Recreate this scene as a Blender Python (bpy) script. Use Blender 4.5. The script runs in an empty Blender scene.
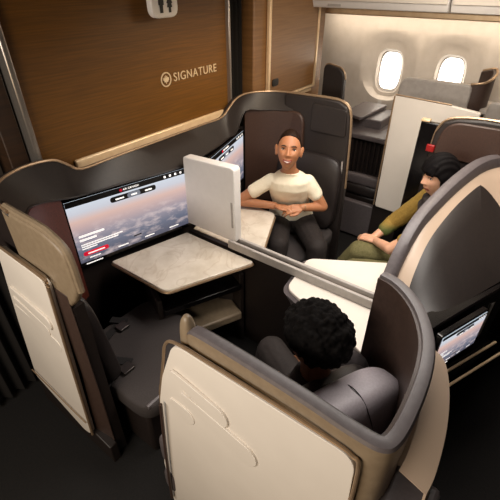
import bpy, bmesh, math, random
from mathutils import Vector, Matrix, Quaternion
random.seed(7)
PI = math.pi
scene = bpy.context.scene
col = scene.collection

# ------------------------------------------------------------------ camera
F_PX, CAM_H = 398.0, 2.15
pitch = math.atan2(275, 398); az = math.radians(36.7)
cam_d = bpy.data.cameras.new('camera'); cam = bpy.data.objects.new('camera', cam_d); col.objects.link(cam)
cam_d.sensor_width = 36; cam_d.lens = 36 * F_PX / 500; cam_d.clip_start = 0.02
cam.location = (0, 0, CAM_H)
fw = Vector((math.cos(az) * math.cos(pitch), math.sin(az) * math.cos(pitch), -math.sin(pitch)))
cam.rotation_euler = fw.to_track_quat('-Z', 'Y').to_euler()
scene.camera = cam

# ------------------------------------------------------------------ world, exposure, large lights
world = bpy.data.worlds.new('world'); scene.world = world; world.use_nodes = True
world.node_tree.nodes['Background'].inputs[0].default_value = (1.0, 0.72, 0.5, 1)
world.node_tree.nodes['Background'].inputs[1].default_value = 0.02
scene.view_settings.view_transform = 'Standard'; scene.view_settings.look = 'None'
scene.view_settings.gamma = 1; scene.view_settings.use_curve_mapping = False
scene.view_settings.exposure = 0.12

def area(name, loc, target, sx, sy, power, color, spread=180):
    d = bpy.data.lights.new(name, 'AREA'); d.shape = 'RECTANGLE'; d.size = sx; d.size_y = sy
    d.energy = power; d.color = color; d.spread = math.radians(spread)
    o = bpy.data.objects.new(name, d); col.objects.link(o); o.location = loc
    o.rotation_euler = (Vector(target) - Vector(loc)).to_track_quat('-Z', 'Y').to_euler()
    return o
WARM = (1.0, 0.74, 0.48)
area('aisle_ceiling_wash', (-0.9, 1.0, 2.1), (0.5, 0.8, 0.9), 1.8, 0.25, 36, (1.0, 0.92, 0.82))
area('left_window_daylight', (-1.7, 0.5, 1.35), (0.5, 0.6, 0.95), 0.9, 0.45, 10, (1.0, 0.70, 0.38))
area('centre_ceiling_wash', (1.7, 0.62, 2.3), (1.7, 0.8, 0), 0.5, 1.2, 21, (1.0, 0.93, 0.86), 150)
area('right_aisle_ceiling_wash', (2.6, 0.5, 2.25), (3.2, 0.8, 0.9), 0.3, 1.4, 17, (1.0, 0.88, 0.74))
area('sidewall_cove_light', (4.20, 0.9, 1.84), (4.36, 0.9, 1.45), 2.6, 0.05, 7, (1.0, 0.85, 0.66))
area('bulkhead_wash', (2.2, 1.0, 2.2), (2.1, 1.95, 1.6), 0.4, 0.12, 3.2, (1.0, 0.75, 0.45), 110)

# ------------------------------------------------------------------ materials
def lin(h):
    h = h.lstrip('#'); v = [int(h[i:i + 2], 16) / 255 for i in (0, 2, 4)]
    return tuple(c / 12.92 if c <= 0.04045 else ((c + 0.055) / 1.055) ** 2.4 for c in v) + (1,)

def mat(name, hexc, rough=0.5, metal=0.0, hex2=None, scale=(30, 30, 30), noise_scale=1.0, bump=0.0, detail=4, emit=0, sss=0, coat=0, lo=.35, hi=.65):
    m = bpy.data.materials.new(name); m.use_nodes = True
    nt = m.node_tree; b = nt.nodes['Principled BSDF']
    b.inputs['Base Color'].default_value = lin(hexc)
    b.inputs['Roughness'].default_value = rough; b.inputs['Metallic'].default_value = metal
    if coat: b.inputs['Coat Weight'].default_value = coat; b.inputs['Coat Roughness'].default_value = .15
    if sss:
        b.inputs['Subsurface Weight'].default_value = sss; b.inputs['Subsurface Radius'].default_value = (.02, .008, .004)
    tc = nt.nodes.new('ShaderNodeTexCoord'); mp = nt.nodes.new('ShaderNodeMapping'); mp.inputs['Scale'].default_value = scale
    no = nt.nodes.new('ShaderNodeTexNoise'); no.inputs['Scale'].default_value = noise_scale; no.inputs['Detail'].default_value = detail
    nt.links.new(tc.outputs['Object'], mp.inputs[0]); nt.links.new(mp.outputs[0], no.inputs['Vector'])
    rp = nt.nodes.new('ShaderNodeValToRGB')
    c1 = lin(hexc); c2 = lin(hex2) if hex2 else tuple(min(1, c * 1.12) for c in c1[:3]) + (1,)
    rp.color_ramp.elements[0].position = lo; rp.color_ramp.elements[0].color = c1
    rp.color_ramp.elements[1].position = hi; rp.color_ramp.elements[1].color = c2
    nt.links.new(no.outputs['Fac'], rp.inputs[0]); nt.links.new(rp.outputs[0], b.inputs['Base Color'])
    if bump:
        bp = nt.nodes.new('ShaderNodeBump'); bp.inputs['Strength'].default_value = bump; bp.inputs['Distance'].default_value = .002
        nt.links.new(no.outputs['Fac'], bp.inputs['Height']); nt.links.new(bp.outputs[0], b.inputs['Normal'])
    if emit:
        b.inputs['Emission Color'].default_value = lin(hexc); b.inputs['Emission Strength'].default_value = emit
    return m

M = {}
M['wood'] = mat('wood_veneer', '#5a390d', .45, 0, '#6b4511', (1.2, 1.2, 40), 4.0, .05, 6)
M['wood2'] = mat('wood_closet', '#7a5530', .42, 0, '#89623a', (1.0, 1.0, 24), 3.0, .05, 6)
M['wood_dark'] = mat('wood_dark', '#26170b', .5, 0, '#352110', (1, 1, 25), 3)
M['carpet'] = mat('carpet', '#030202', .95, 0, '#0e0906', (1, 1, 1), 90, .6, 2)
M['charcoal'] = mat('charcoal_plastic', '#231d1b', .5, 0, '#28211e', (1, 1, 1), 60, .02)
M['dark'] = mat('dark_plastic', '#1e1715', .5, 0, '#241c19', (1, 1, 1), 60, .02)
M['black'] = mat('black_gloss', '#080607', .2, 0, '#0b090a')
M['taupe'] = mat('taupe_plastic', '#7f6e59', .42, 0, '#887761', (1, 1, 1), 40, .02)
M['greyviolet'] = mat('grey_cap_plastic', '#564f50', .45, 0, '#5e5758', (1, 1, 1), 50, .02)
M['white'] = mat('ivory_panel', '#dcd3c8', .38, 0, '#dfd6cb', (1, 1, 1), 8)
M['beige'] = mat('beige_plastic', '#b59f8b', .42, 0, '#b8a28e', (1, 1, 1), 10)
M['white2'] = mat('white_plastic', '#dfdad6', .4, 0, '#e2ddd9', (1, 1, 1), 30)
M['greyplastic'] = mat('light_grey_plastic', '#a39c96', .45, 0, '#aca59f', (1, 1, 1), 30)
M['sidewall'] = mat('sidewall', '#cfc6bc', .55, 0, '#d6cdc4', (1, 1, 1), 12)
M['bronze'] = mat('bronze_trim', '#a58a6e', .35, .6, '#b0967a', (1, 1, 1), 40)
M['steel'] = mat('brushed_trim', '#a29a92', .3, .8, '#ada59d', (1, 1, 60), 20)
M['champagne'] = mat('champagne_trim', '#e3c49b', .35, .3, '#ecd0aa', (1, 1, 1), 20)
M['leather'] = mat('charcoal_leather', '#221c1b', .45, 0, '#2a2423', (1, 1, 1), 160, .25)
M['leather_brown'] = mat('brown_leather', '#36251e', .45, 0, '#432e25', (1, 1, 1), 150, .2)
M['fabric_grey'] = mat('grey_fabric', '#302a29', .85, 0, '#3a3433', (1, 1, 1), 220, .3)
M['fabric_violet'] = mat('grey_violet_leather', '#aaa1a6', .5, 0, '#b3aab0', (1, 1, 1), 140, .2)
M['wine'] = mat('wine_leather', '#4a1f17', .5, 0, '#5a281e', (1, 1, 1), 120, .15)
M['brownshell'] = mat('brown_inner_shell', '#3a2b25', .45, 0, '#43332c', (1, 1, 1), 60)
M['brass'] = mat('brass_speckle', '#1c140c', .35, .4, '#9a7a44', (1, 1, 1), 110, .2, 2, lo=.5, hi=.75)
M['curtain'] = mat('curtain_fabric', '#0c0907', .95, 0, '#150f0b', (60, 60, 1), 2)
M['red'] = mat('red_plastic', '#8c0f0f', .4)
M['buckle'] = mat('buckle_metal', '#3f3a38', .35, .7)
M['belt'] = mat('belt_webbing', '#151212', .8)
M['glow'] = mat('window_daylight', '#fff6e8', .5, emit=5.0)
M['black_ink'] = mat('black_ink', '#201c1a', .6)
M['silver_letter'] = mat('silver_letters', '#d8c3a2', .35, .3)
M['sclera'] = mat('sclera', '#c9bfb6', .3)
M['iris'] = mat('iris', '#1c0f08', .15)
M['brow'] = mat('brow_hair', '#1f130d', .8)
M['lips_w'] = mat('lips_rose', '#8f4238', .4)
M['teeth'] = mat('teeth', '#efe8df', .3)
M['skin_w'] = mat('skin_tan', '#ab7350', .5, 0, '#b37a56', (1, 1, 1), 30, .02, sss=.12)
M['skin_d'] = mat('skin_fair', '#d6a283', .5, 0, '#dca98a', (1, 1, 1), 30, .02, sss=.12)
M['skin_m'] = mat('skin_brown', '#6e452c', .5, 0, '#764c33', (1, 1, 1), 30, .02)
M['hair_black'] = mat('hair_black', '#050304', .75, 0, '#0d0909', (40, 40, 4), 3, .4)
M['hair_brown'] = mat('hair_dark_brown', '#1a100b', .55, 0, '#291a12', (60, 60, 10), 3, .4)
M['hair_curly'] = mat('hair_curly', '#050303', .85, 0, '#0d0907', (1, 1, 1), 120, .5)
for k_ in ('hair_black', 'hair_brown', 'hair_curly'): M[k_].node_tree.nodes['Principled BSDF'].inputs['Specular IOR Level'].default_value = .12
M['tee'] = mat('cream_knit', '#efe3c8', .85, 0, '#f4ead2', (1, 1, 1), 180, .25)
M['trousers'] = mat('black_trousers', '#1b1412', .8, 0, '#241b18', (1, 1, 1), 100, .2)
M['jacket'] = mat('dark_jacket', '#221b1c', .85, 0, '#2b2324', (1, 1, 1), 100, .2)
M['olive'] = mat('olive_cloth', '#5d5733', .85, 0, '#6b6540', (1, 1, 1), 100, .2)
M['scarf'] = mat('charcoal_scarf', '#2b2523', .9, 0, '#39312e', (1, 1, 1), 70, .3)
M['shoe'] = mat('black_shoe', '#120e0d', .4)

def marble():
    m = mat('pale_marble', '#cbbfae', .22, 0, '#ddd3c4', (1, 1, 1), 9, 0, 8)
    nt = m.node_tree; b = nt.nodes['Principled BSDF']
    tc = nt.nodes.new('ShaderNodeTexCoord'); n1 = nt.nodes.new('ShaderNodeTexNoise'); n1.inputs['Scale'].default_value = 4; n1.inputs['Detail'].default_value = 8
    n1.inputs['Distortion'].default_value = 1.4
    nt.links.new(tc.outputs['Object'], n1.inputs['Vector'])
    r = nt.nodes.new('ShaderNodeValToRGB'); e = r.color_ramp.elements
    e[0].position = .47; e[0].color = (0, 0, 0, 1); e[1].position = .53; e[1].color = (0, 0, 0, 1)
    k = e.new(.5); k.color = (.26, .26, .26, 1)
    nt.links.new(n1.outputs['Fac'], r.inputs[0])
    old = b.inputs['Base Color'].links[0].from_socket
    mx = nt.nodes.new('ShaderNodeMix'); mx.data_type = 'RGBA'
    nt.links.new(r.outputs[0], mx.inputs[0]); nt.links.new(old, mx.inputs[6]); mx.inputs[7].default_value = lin('#a58a6d')
    nt.links.new(mx.outputs[2], b.inputs['Base Color'])
    return m
M['marble'] = marble()

def sleeve_mat():      # mustard knit that turns green towards the cuff, as the garment does
    m = mat('mustard_green_knit', '#8a6d2c', .85, 0, '#957834', (1, 1, 1), 90, .25)
    nt = m.node_tree; b = nt.nodes['Principled BSDF']
    tc = nt.nodes.new('ShaderNodeTexCoord'); sp = nt.nodes.new('ShaderNodeSeparateXYZ'); nt.links.new(tc.outputs['Object'], sp.inputs[0])
    r = nt.nodes.new('ShaderNodeValToRGB'); e = r.color_ramp.elements
    e[0].position = .225; e[0].color = (0, 0, 0, 1); e[1].position = .27; e[1].color = (1, 1, 1, 1)
    nt.links.new(sp.outputs['Z'], r.inputs[0])
    old = b.inputs['Base Color'].links[0].from_socket
    mx = nt.nodes.new('ShaderNodeMix'); mx.data_type = 'RGBA'
    nt.links.new(r.outputs[0], mx.inputs[0]); mx.inputs[6].default_value = lin('#56602f'); nt.links.new(old, mx.inputs[7])
    nt.links.new(mx.outputs[2], b.inputs['Base Color'])
    return m
M['mustard'] = sleeve_mat()

def screen_mat():
    m = bpy.data.materials.new('cloudscape_display'); m.use_nodes = True
    nt = m.node_tree; b = nt.nodes['Principled BSDF']
    b.inputs['Base Color'].default_value = (.01, .01, .012, 1); b.inputs['Roughness'].default_value = .25
    tc = nt.nodes.new('ShaderNodeTexCoord'); sp = nt.nodes.new('ShaderNodeSeparateXYZ'); nt.links.new(tc.outputs['Generated'], sp.inputs[0])
    r = nt.nodes.new('ShaderNodeValToRGB'); e = r.color_ramp.elements
    e[0].position = 0; e[0].color = lin('#4a4a58'); e[1].position = 1; e[1].color = lin('#c2cdd8')
    for p, c in ((.22, '#5f6475'), (.42, '#8d8690'), (.58, '#b39a98'), (.68, '#c6a79d'), (.80, '#b9bac2')):
        k = e.new(p); k.color = lin(c)
    nt.links.new(sp.outputs['Z'], r.inputs[0])
    mp = nt.nodes.new('ShaderNodeMapping'); mp.inputs['Scale'].default_value = (7, 1, 9); nt.links.new(tc.outputs['Generated'], mp.inputs[0])
    n = nt.nodes.new('ShaderNodeTexNoise'); n.inputs['Scale'].default_value = 1.0; n.inputs['Detail'].default_value = 7; n.inputs['Roughness'].default_value = .6
    nt.links.new(mp.outputs[0], n.inputs['Vector'])
    r2 = nt.nodes.new('ShaderNodeValToRGB'); r2.color_ramp.elements[0].position = .48; r2.color_ramp.elements[1].position = .66
    nt.links.new(n.outputs['Fac'], r2.inputs[0])
    r3 = nt.nodes.new('ShaderNodeValToRGB'); e = r3.color_ramp.elements     # clouds only in the lower part of the picture
    e[0].position = .1; e[0].color = (.6, .6, .6, 1); e[1].position = .62; e[1].color = (0, 0, 0, 1); k = e.new(.5); k.color = (.75, .75, .75, 1)
    nt.links.new(sp.outputs['Z'], r3.inputs[0])
    mu = nt.nodes.new('ShaderNodeMath'); mu.operation = 'MULTIPLY'; nt.links.new(r2.outputs[0], mu.inputs[0]); nt.links.new(r3.outputs[0], mu.inputs[1])
    mx = nt.nodes.new('ShaderNodeMix'); mx.data_type = 'RGBA'; nt.links.new(mu.outputs[0], mx.inputs[0]); nt.links.new(r.outputs[0], mx.inputs[6]); mx.inputs[7].default_value = lin('#c8b6b4')
    nt.links.new(mx.outputs[2], b.inputs['Emission Color']); b.inputs['Emission Strength'].default_value = 1.15
    return m
M['screen'] = screen_mat()
M['ui_white'] = mat('ui_white', '#f2efec', .4, emit=.8)
M['ui_black'] = mat('ui_black', '#0a0a0c', .4)
M['ui_red'] = mat('ui_red', '#c8102e', .4, emit=.7)
M['ui_grey'] = mat('ui_grey', '#6c7280', .4, emit=.5)

# ------------------------------------------------------------------ mesh helpers
def finish(bm, name, m, parent=None, smooth=True, bevel=0, seg=2, subsurf=0, angle=40):
    me = bpy.data.meshes.new(name); bmesh.ops.recalc_face_normals(bm, faces=bm.faces[:]); bm.to_mesh(me); bm.free()
    for mm in (m if isinstance(m, (list, tuple)) else [m]): me.materials.append(mm)
    o = bpy.data.objects.new(name, me); col.objects.link(o)
    if parent is not None: o.parent = parent
    if smooth:
        for p in me.polygons: p.use_smooth = True
        if not subsurf: me.set_sharp_from_angle(angle=math.radians(angle))
    if bevel:
        b = o.modifiers.new('bevel', 'BEVEL'); b.width = bevel; b.segments = seg; b.limit_method = 'ANGLE'; b.angle_limit = math.radians(35)
        b.harden_normals = False
    if subsurf:
        s = o.modifiers.new('subsurf', 'SUBSURF'); s.levels = s.render_levels = subsurf
    return o

def empty(name, loc=(0, 0, 0), rz=0):
    o = bpy.data.objects.new(name, None); o.location = loc; o.rotation_euler = (0, 0, rz); o.empty_display_size = .05; col.objects.link(o)
    return o
def tag(o, label, cat, group=None):
    o['label'] = label; o['category'] = cat
    if group: o['group'] = group
    return o
def thing(name, label, cat, loc=(0, 0, 0), rz=0, group=None): return tag(empty(name, loc, rz), label, cat, group)
def structure(o): o['kind'] = 'structure'; return o

def add_box(bm, c, s, rot=None):
    mt = Matrix.Translation(c) @ (rot.to_4x4() if rot else Matrix()) @ Matrix.Diagonal((s[0], s[1], s[2], 1))
    bmesh.ops.create_cube(bm, size=1, matrix=mt)
def add_prism(bm, pts, d):
    """extrude closed 3D polygon by vector d"""
    d = Vector(d); a = [bm.verts.new(p) for p in pts]; b = [bm.verts.new(Vector(p) + d) for p in pts]
    n = len(a); bm.faces.new(a); bm.faces.new(b[::-1])
    for i in range(n): bm.faces.new((a[i], a[(i + 1) % n], b[(i + 1) % n], b[i]))
def rounded(pts, r, n=5):
    """round the corners of a closed 2D/3D polygon; r number or per-corner list"""
    out = []; L = len(pts); pts = [Vector(p) for p in pts]
    for i in range(L):
        rr = r[i] if isinstance(r, (list, tuple)) else r
        p, a, b = pts[i], pts[i - 1], pts[(i + 1) % L]
        if rr <= 0: out.append(p); continue
        da, db = (a - p), (b - p); la, lb = da.length, db.length
        t = min(rr, la * .49, lb * .49); pa, pb = p + da / la * t, p + db / lb * t
        for k in range(n + 1):
            u = k / n; out.append(pa * (1 - u) ** 2 + p * 2 * u * (1 - u) + pb * u * u)
    return out
def smooth_path(pts, n=6):
    """Catmull-Rom through points"""
    P = [Vector(p) for p in pts]; out = []
    for i in range(len(P) - 1):
        p0 = P[max(0, i - 1)]; p1 = P[i]; p2 = P[i + 1]; p3 = P[min(len(P) - 1, i + 2)]
        for k in range(n):
            t = k / n
            out.append(.5 * ((2 * p1) + (p2 - p0) * t + (2 * p0 - 5 * p1 + 4 * p2 - p3) * t * t + (3 * p1 - p0 - 3 * p2 + p3) * t ** 3))
    out.append(P[-1]); return out
def add_tube(bm, path, r, seg=8, closed=False):
    P = [Vector(p) for p in path]; n = len(P); rings = []; up = Vector((0, 0, 1))
    for i, p in enumerate(P):
        a = P[i - 1] if (i > 0 or closed) else P[i]; b = P[(i + 1) % n] if (i < n - 1 or closed) else P[i]
        t = (b - a).normalized()
        s = t.cross(up)
        if s.length < 1e-3: s = t.cross(Vector((1, 0, 0)))
        s.normalize(); w = s.cross(t)
        rr = r[i] if isinstance(r, (list, tuple)) else r
        rings.append([bm.verts.new(p + (s * math.cos(2 * PI * k / seg) + w * math.sin(2 * PI * k / seg)) * rr) for k in range(seg)])
    for i in range(n if closed else n - 1):
        A, B = rings[i], rings[(i + 1) % n]
        for k in range(seg): bm.faces.new((A[k], A[(k + 1) % seg], B[(k + 1) % seg], B[k]))
    if not closed:
        bm.faces.new(rings[0][::-1]); bm.faces.new(rings[-1])
def add_sweep_wall(bm, path, thick, zbot, side=1):
    """wall along 3D path (z = top height), thickness to the side of the travel direction"""
    P = [Vector(p) for p in path]; n = len(P); S = []
    for i, p in enumerate(P):
        a = P[max(0, i - 1)]; b = P[min(n - 1, i + 1)]; t = Vector((b.x - a.x, b.y - a.y, 0)).normalized()
        nrm = Vector((-t.y, t.x, 0)) * side
        zb = zbot[i] if isinstance(zbot, (list, tuple)) else zbot
        q = p + nrm * thick
        S.append([bm.verts.new((p.x, p.y, zb)), bm.verts.new(p), bm.verts.new((q.x, q.y, p.z)), bm.verts.new((q.x, q.y, zb))])
    for i in range(n - 1):
        for k in range(4): bm.faces.new((S[i][k], S[i][(k + 1) % 4], S[i + 1][(k + 1) % 4], S[i + 1][k]))
    bm.faces.new(S[0]); bm.faces.new(S[-1][::-1])
def add_strip(bm, rows):
    """grid surface from rows of points"""
    V = [[bm.verts.new(p) for p in r] for r in rows]
    for i in range(len(V) - 1):
        for j in range(len(V[0]) - 1): bm.faces.new((V[i][j], V[i][j + 1], V[i + 1][j + 1], V[i + 1][j]))
    return V
def add_slab(bm, rows, d):
    """closed slab: grid surface plus copy offset by d"""
    d = Vector(d); A = add_strip(bm, rows); B = add_strip(bm, [[Vector(p) + d for p in r] for r in rows])
    def rim(X): return [X[0][j] for j in range(len(X[0]))] + [X[i][-1] for i in range(1, len(X))] + [X[-1][j] for j in range(len(X[0]) - 2, -1, -1)] + [X[i][0] for i in range(len(X) - 2, 0, -1)]
    a, b = rim(A), rim(B); n = len(a)
    for i in range(n): bm.faces.new((a[i], a[(i + 1) % n], b[(i + 1) % n], b[i]))
def add_cushion(bm, c, s, rot=None, r=.3, n=8, p=4.0):
    """superellipsoid block"""
    R = rot or Matrix.Identity(3); nu, nv = 4 * n, 2 * n; rows = []
    def sp(x, e): return math.copysign(abs(x) ** e, x)
    e = 2 / p; V = []
    top = bm.verts.new(Vector(c) + R @ Vector((0, 0, s[2] / 2))); bot = bm.verts.new(Vector(c) + R @ Vector((0, 0, -s[2] / 2)))
    for i in range(1, nv):
        v = -PI / 2 + PI * i / nv; row = []
        for j in range(nu):
            u = 2 * PI * j / nu
            q = Vector((s[0] / 2 * sp(math.cos(v), e) * sp(math.cos(u), e), s[1] / 2 * sp(math.cos(v), e) * sp(math.sin(u), e), s[2] / 2 * sp(math.sin(v), e)))
            row.append(bm.verts.new(Vector(c) + R @ q))
        V.append(row)
    for i in range(len(V) - 1):
        for j in range(nu): bm.faces.new((V[i][j], V[i][(j + 1) % nu], V[i + 1][(j + 1) % nu], V[i + 1][j]))
    for j in range(nu):
        bm.faces.new((bot, V[0][(j + 1) % nu], V[0][j])); bm.faces.new((top, V[-1][j], V[-1][(j + 1) % nu]))
def rz(a): return Matrix.Rotation(a, 3, 'Z')
def B(): return bmesh.new()

XC = 1.6                      # centre line of the middle pair of suites
BY = 1.95                     # bulkhead plane

# ================================================================== SETTING
bm = B(); add_box(bm, (1.6, 0.9, -.03), (7.5, 5.4, .06)); structure(finish(bm, 'floor', M['carpet'], smooth=False))
# window sidewall: grid with two oval openings
WX = 4.35
wins = [(1.525, 1.315, .140, .215), (.925, 1.315, .140, .215)]      # y, z, half width, half height
def side_f(z): return WX + .10 * (1 - ((z - .9) / 1.0) ** 2)
def side_x(z): return side_f(z) if not 1.02 < z < 1.72 else side_f(1.02) + (side_f(1.72) - side_f(1.02)) * (z - 1.02) / .70
def oval(cy, cz, a, b, n=48, p=3.2):
    o = []
    for k in range(n):
        t = 2 * PI * k / n; c, s = math.cos(t), math.sin(t)
        o.append((cy + a * math.copysign(abs(c) ** (2 / p), c), cz + b * math.copysign(abs(s) ** (2 / p), s)))
    return o
bm = B()
zs = (0.0, .3, .6, .9, 1.02, 1.72, 1.80, 1.95)
ys_plain = [2.7, 1.825, 1.225, .625, -.4, -1.5]
for i in range(len(ys_plain) - 1):
    y0, y1 = ys_plain[i], ys_plain[i + 1]
    for j in range(len(zs) - 1):
        if i in (1, 2) and zs[j] == 1.02:
            cy, cz, a, b = wins[i - 1]; ring = oval(cy, cz, a, b)
            outer = []
            for (yy, zz) in ring:                                  # project ring radially onto the cell rectangle
                dy, dz = yy - cy, zz - cz; t = 1e9
                if abs(dy) > 1e-9: t = min(t, ((y0 - cy) if dy > 0 else (y1 - cy)) / dy)
                if abs(dz) > 1e-9: t = min(t, ((zs[j + 1] - cz) if dz > 0 else (zs[j] - cz)) / dz)
                outer.append((cy + dy * t, cz + dz * t))
            big = oval(cy, cz + .045, a * 1.95, b * 1.52, p=2.3)
            outer = []
            for (yy, zz) in big:
                dy, dz = yy - cy, zz - cz - .045; t = 1e9
                if abs(dy) > 1e-9: t = min(t, ((y0 - cy) if dy > 0 else (y1 - cy)) / dy)
                if abs(dz) > 1e-9: t = min(t, ((zs[j + 1] - cz - .045) if dz > 0 else (zs[j] - cz - .045)) / dz)
                outer.append((cy + dy * t, cz + .045 + dz * t))
            for cc_ in ((y0, zs[j]), (y0, zs[j + 1]), (y1, zs[j]), (y1, zs[j + 1])):
                q_ = min(range(len(outer)), key=lambda i_: (outer[i_][0] - cc_[0]) ** 2 + (outer[i_][1] - cc_[1]) ** 2); outer[q_] = cc_
            VI = [bm.verts.new((side_x(z) + .07, y, z)) for y, z in ring]; VO = [bm.verts.new((side_x(z), y, z)) for y, z in outer]
            VB = [bm.verts.new((side_x(z) + .002, y, z)) for y, z in big]; VM = [bm.verts.new((side_x(zb_) + .065, ya + (yb - ya) * .35, zb_)) for (ya, za), (yb, zb_) in [(r_, (b_[0], r_[1] + (b_[1] - r_[1]) * .55)) for r_, b_ in zip(ring, big)]]
            VD = [bm.verts.new((side_x(z) + .10, cy + (y - cy) * .86, cz + (z - cz) * .9)) for y, z in ring]
            n = len(ring)
            for k in range(n):
                bm.faces.new((VI[k], VI[(k + 1) % n], VM[(k + 1) % n], VM[k])); bm.faces.new((VM[k], VM[(k + 1) % n], VB[(k + 1) % n], VB[k])); bm.faces.new((VB[k], VB[(k + 1) % n], VO[(k + 1) % n], VO[k])); bm.faces.new((VD[k], VD[(k + 1) % n], VI[(k + 1) % n], VI[k]))
        else:
            bm.faces.new([bm.verts.new((side_x(z), y, z)) for y, z in ((y0, zs[j]), (y1, zs[j]), (y1, zs[j + 1]), (y0, zs[j + 1]))])
bmesh.ops.remove_doubles(bm, verts=bm.verts[:], dist=1e-4)
structure(finish(bm, 'wall_right', M['sidewall']))
for k, (cy, cz, a, b) in enumerate(wins):
    root = structure(empty('window_%d' % (k + 1), (WX + .10 + .08, cy, cz)))
    def ringmesh(a0, b0, a1, b1, x0, x1, name, m, parent):
        bm = B(); A = oval(0, 0, a0, b0); C_ = oval(0, 0, a1, b1); n = len(A); L = []
        for (pts, x) in ((A, x0), (C_, x0), (C_, x1), (A, x1)): L.append([bm.verts.new((x, y, z)) for y, z in pts])
        for q in range(4):
            for j in range(n): bm.faces.new((L[q][j], L[q][(j + 1) % n], L[(q + 1) % 4][(j + 1) % n], L[(q + 1) % 4][j]))
        return finish(bm, name, m, parent)
    ringmesh(a * .78, b * .84, a * .98, b * .98, -.005, .03, 'window_frame', M['white2'], root)
    bm = B(); pts = oval(0, 0, a * .86, b * .90); add_prism(bm, [(.02, y, z) for y, z in pts], (.006, 0, 0)); finish(bm, 'window_pane', M['glow'], root, smooth=False)
    bm = B(); add_prism(bm, [(-.165, y - .0, z - .285) for y, z in oval(0, 0, .02, .02, 20)], (.004, 0, 0)); finish(bm, 'dimmer_button', M['white2'], root)

# bulkhead wall (wood) and its trims
bm = B(); add_box(bm, (1.6125, BY + .04, 1.12), (1.465, .08, 2.26)); structure(finish(bm, 'wall_front', M['wood'], bevel=.004))
bm = B(); add_box(bm, (.868, BY + .02, 1.80), (.03, .10, .90)); structure(finish(bm, 'trim_1', M['steel'], bevel=.008))
bm = B(); add_box(bm, (2.352, BY + .02, 1.80), (.016, .10, .86)); structure(finish(bm, 'trim_2', M['steel'], bevel=.005))
bm = B(); add_box(bm, (1.66, BY - .012, 1.318), (1.22, .024, .05)); structure(finish(bm, 'trim_3', M['champagne'], bevel=.008))
bm = B(); add_box(bm, (.80, BY + .10, 1.1), (.09, .14, 2.2)); structure(finish(bm, 'trim_4', M['wood_dark'], bevel=.006))
# SIGNATURE lettering with roundel
def text_mesh(body, size, name, m, parent, mw, depth=.003, spacing=1.0):
    cu = bpy.data.curves.new(name, 'FONT'); cu.body = body; cu.size = size; cu.extrude = depth; cu.space_character = spacing
    cu.align_x = 'LEFT'; cu.align_y = 'CENTER'
    t = bpy.data.objects.new(name, cu); col.objects.link(t)
    dg = bpy.context.evaluated_depsgraph_get(); me = bpy.data.meshes.new_from_object(t.evaluated_get(dg))
    bpy.data.objects.remove(t); me.materials.clear(); me.materials.append(m); me.transform(mw)
    o = bpy.data.objects.new(name, me); col.objects.link(o); o.parent = parent
    return o
FRONT = Matrix.Rotation(PI / 2, 4, 'X')                         # text plane facing -Y
LEAF = [(0, 1), (.16, .62), (.40, .76), (.30, .26), (.60, .52), (.66, .36), (.98, .40), (.82, .10), (.94, .0), (.48, -.42), (.56, -.58), (.06, -.50), (.04, -.95)]
LEAF = LEAF + [(-x, y) for x, y in LEAF[::-1][0:-1]]
def roundel(bm, s, th, ring=True):
    """leaf in a ring, in local XZ plane facing -Y"""
    add_prism(bm, [(x * s * .62, 0, y * s * .62) for x, y in LEAF], (0, -th, 0))
    if ring:
        n = 32; L = []
        for (r, y) in ((s * .84, 0), (s, 0), (s, -th), (s * .84, -th)): L.append([bm.verts.new((r * math.cos(2 * PI * k / n), y, r * math.sin(2 * PI * k / n))) for k in range(n)])
        for q in range(4):
            for j in range(n): bm.faces.new((L[q][j], L[q][(j + 1) % n], L[(q + 1) % 4][(j + 1) % n], L[(q + 1) % 4][j]))
sg = thing('wall_sign', 'silver SIGNATURE lettering with round maple leaf emblem on the wood bulkhead', 'sign', (1.760, BY - .001, 1.628))
bm = B(); roundel(bm, .042, .005); finish(bm, 'emblem', M['silver_letter'], sg, smooth=False)
text_mesh('SIGNATURE', .070, 'lettering', M['silver_letter'], sg, Matrix.Translation((.062, -.002, 0)) @ FRONT, .002, 1.12)

# curtains in the two aisles
def curtain(x0, x1, y, z0, z1, label, pleats):
    t = thing('aisle_curtain', label, 'curtain', ((x0 + x1) / 2, y, z0))
    bm = B(); n = pleats * 8; rows = []
    for zz in (0, (z1 - z0) * .5, z1 - z0):
        rows.append([((i / n - .5) * (x1 - x0), .022 * math.sin(i / 8 * 2 * PI), zz) for i in range(n + 1)])
    add_slab(bm, rows, (0, .012, 0)); finish(bm, 'drape', M['curtain'], t)
    bm = B(); add_tube(bm, [(-(x1 - x0) / 2, 0, z1 - z0 + .02), ((x1 - x0) / 2, 0, z1 - z0 + .02)], .012); finish(bm, 'rail', M['steel'], t)
    return t
curtain(2.40, 2.66, BY + .12, .03, 2.2, 'dark pleated curtain beside the wooden closet', 5)
curtain(.05, .72, BY + .12, .03, 2.2, 'dark pleated curtain at the left end of the bulkhead', 9)

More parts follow.
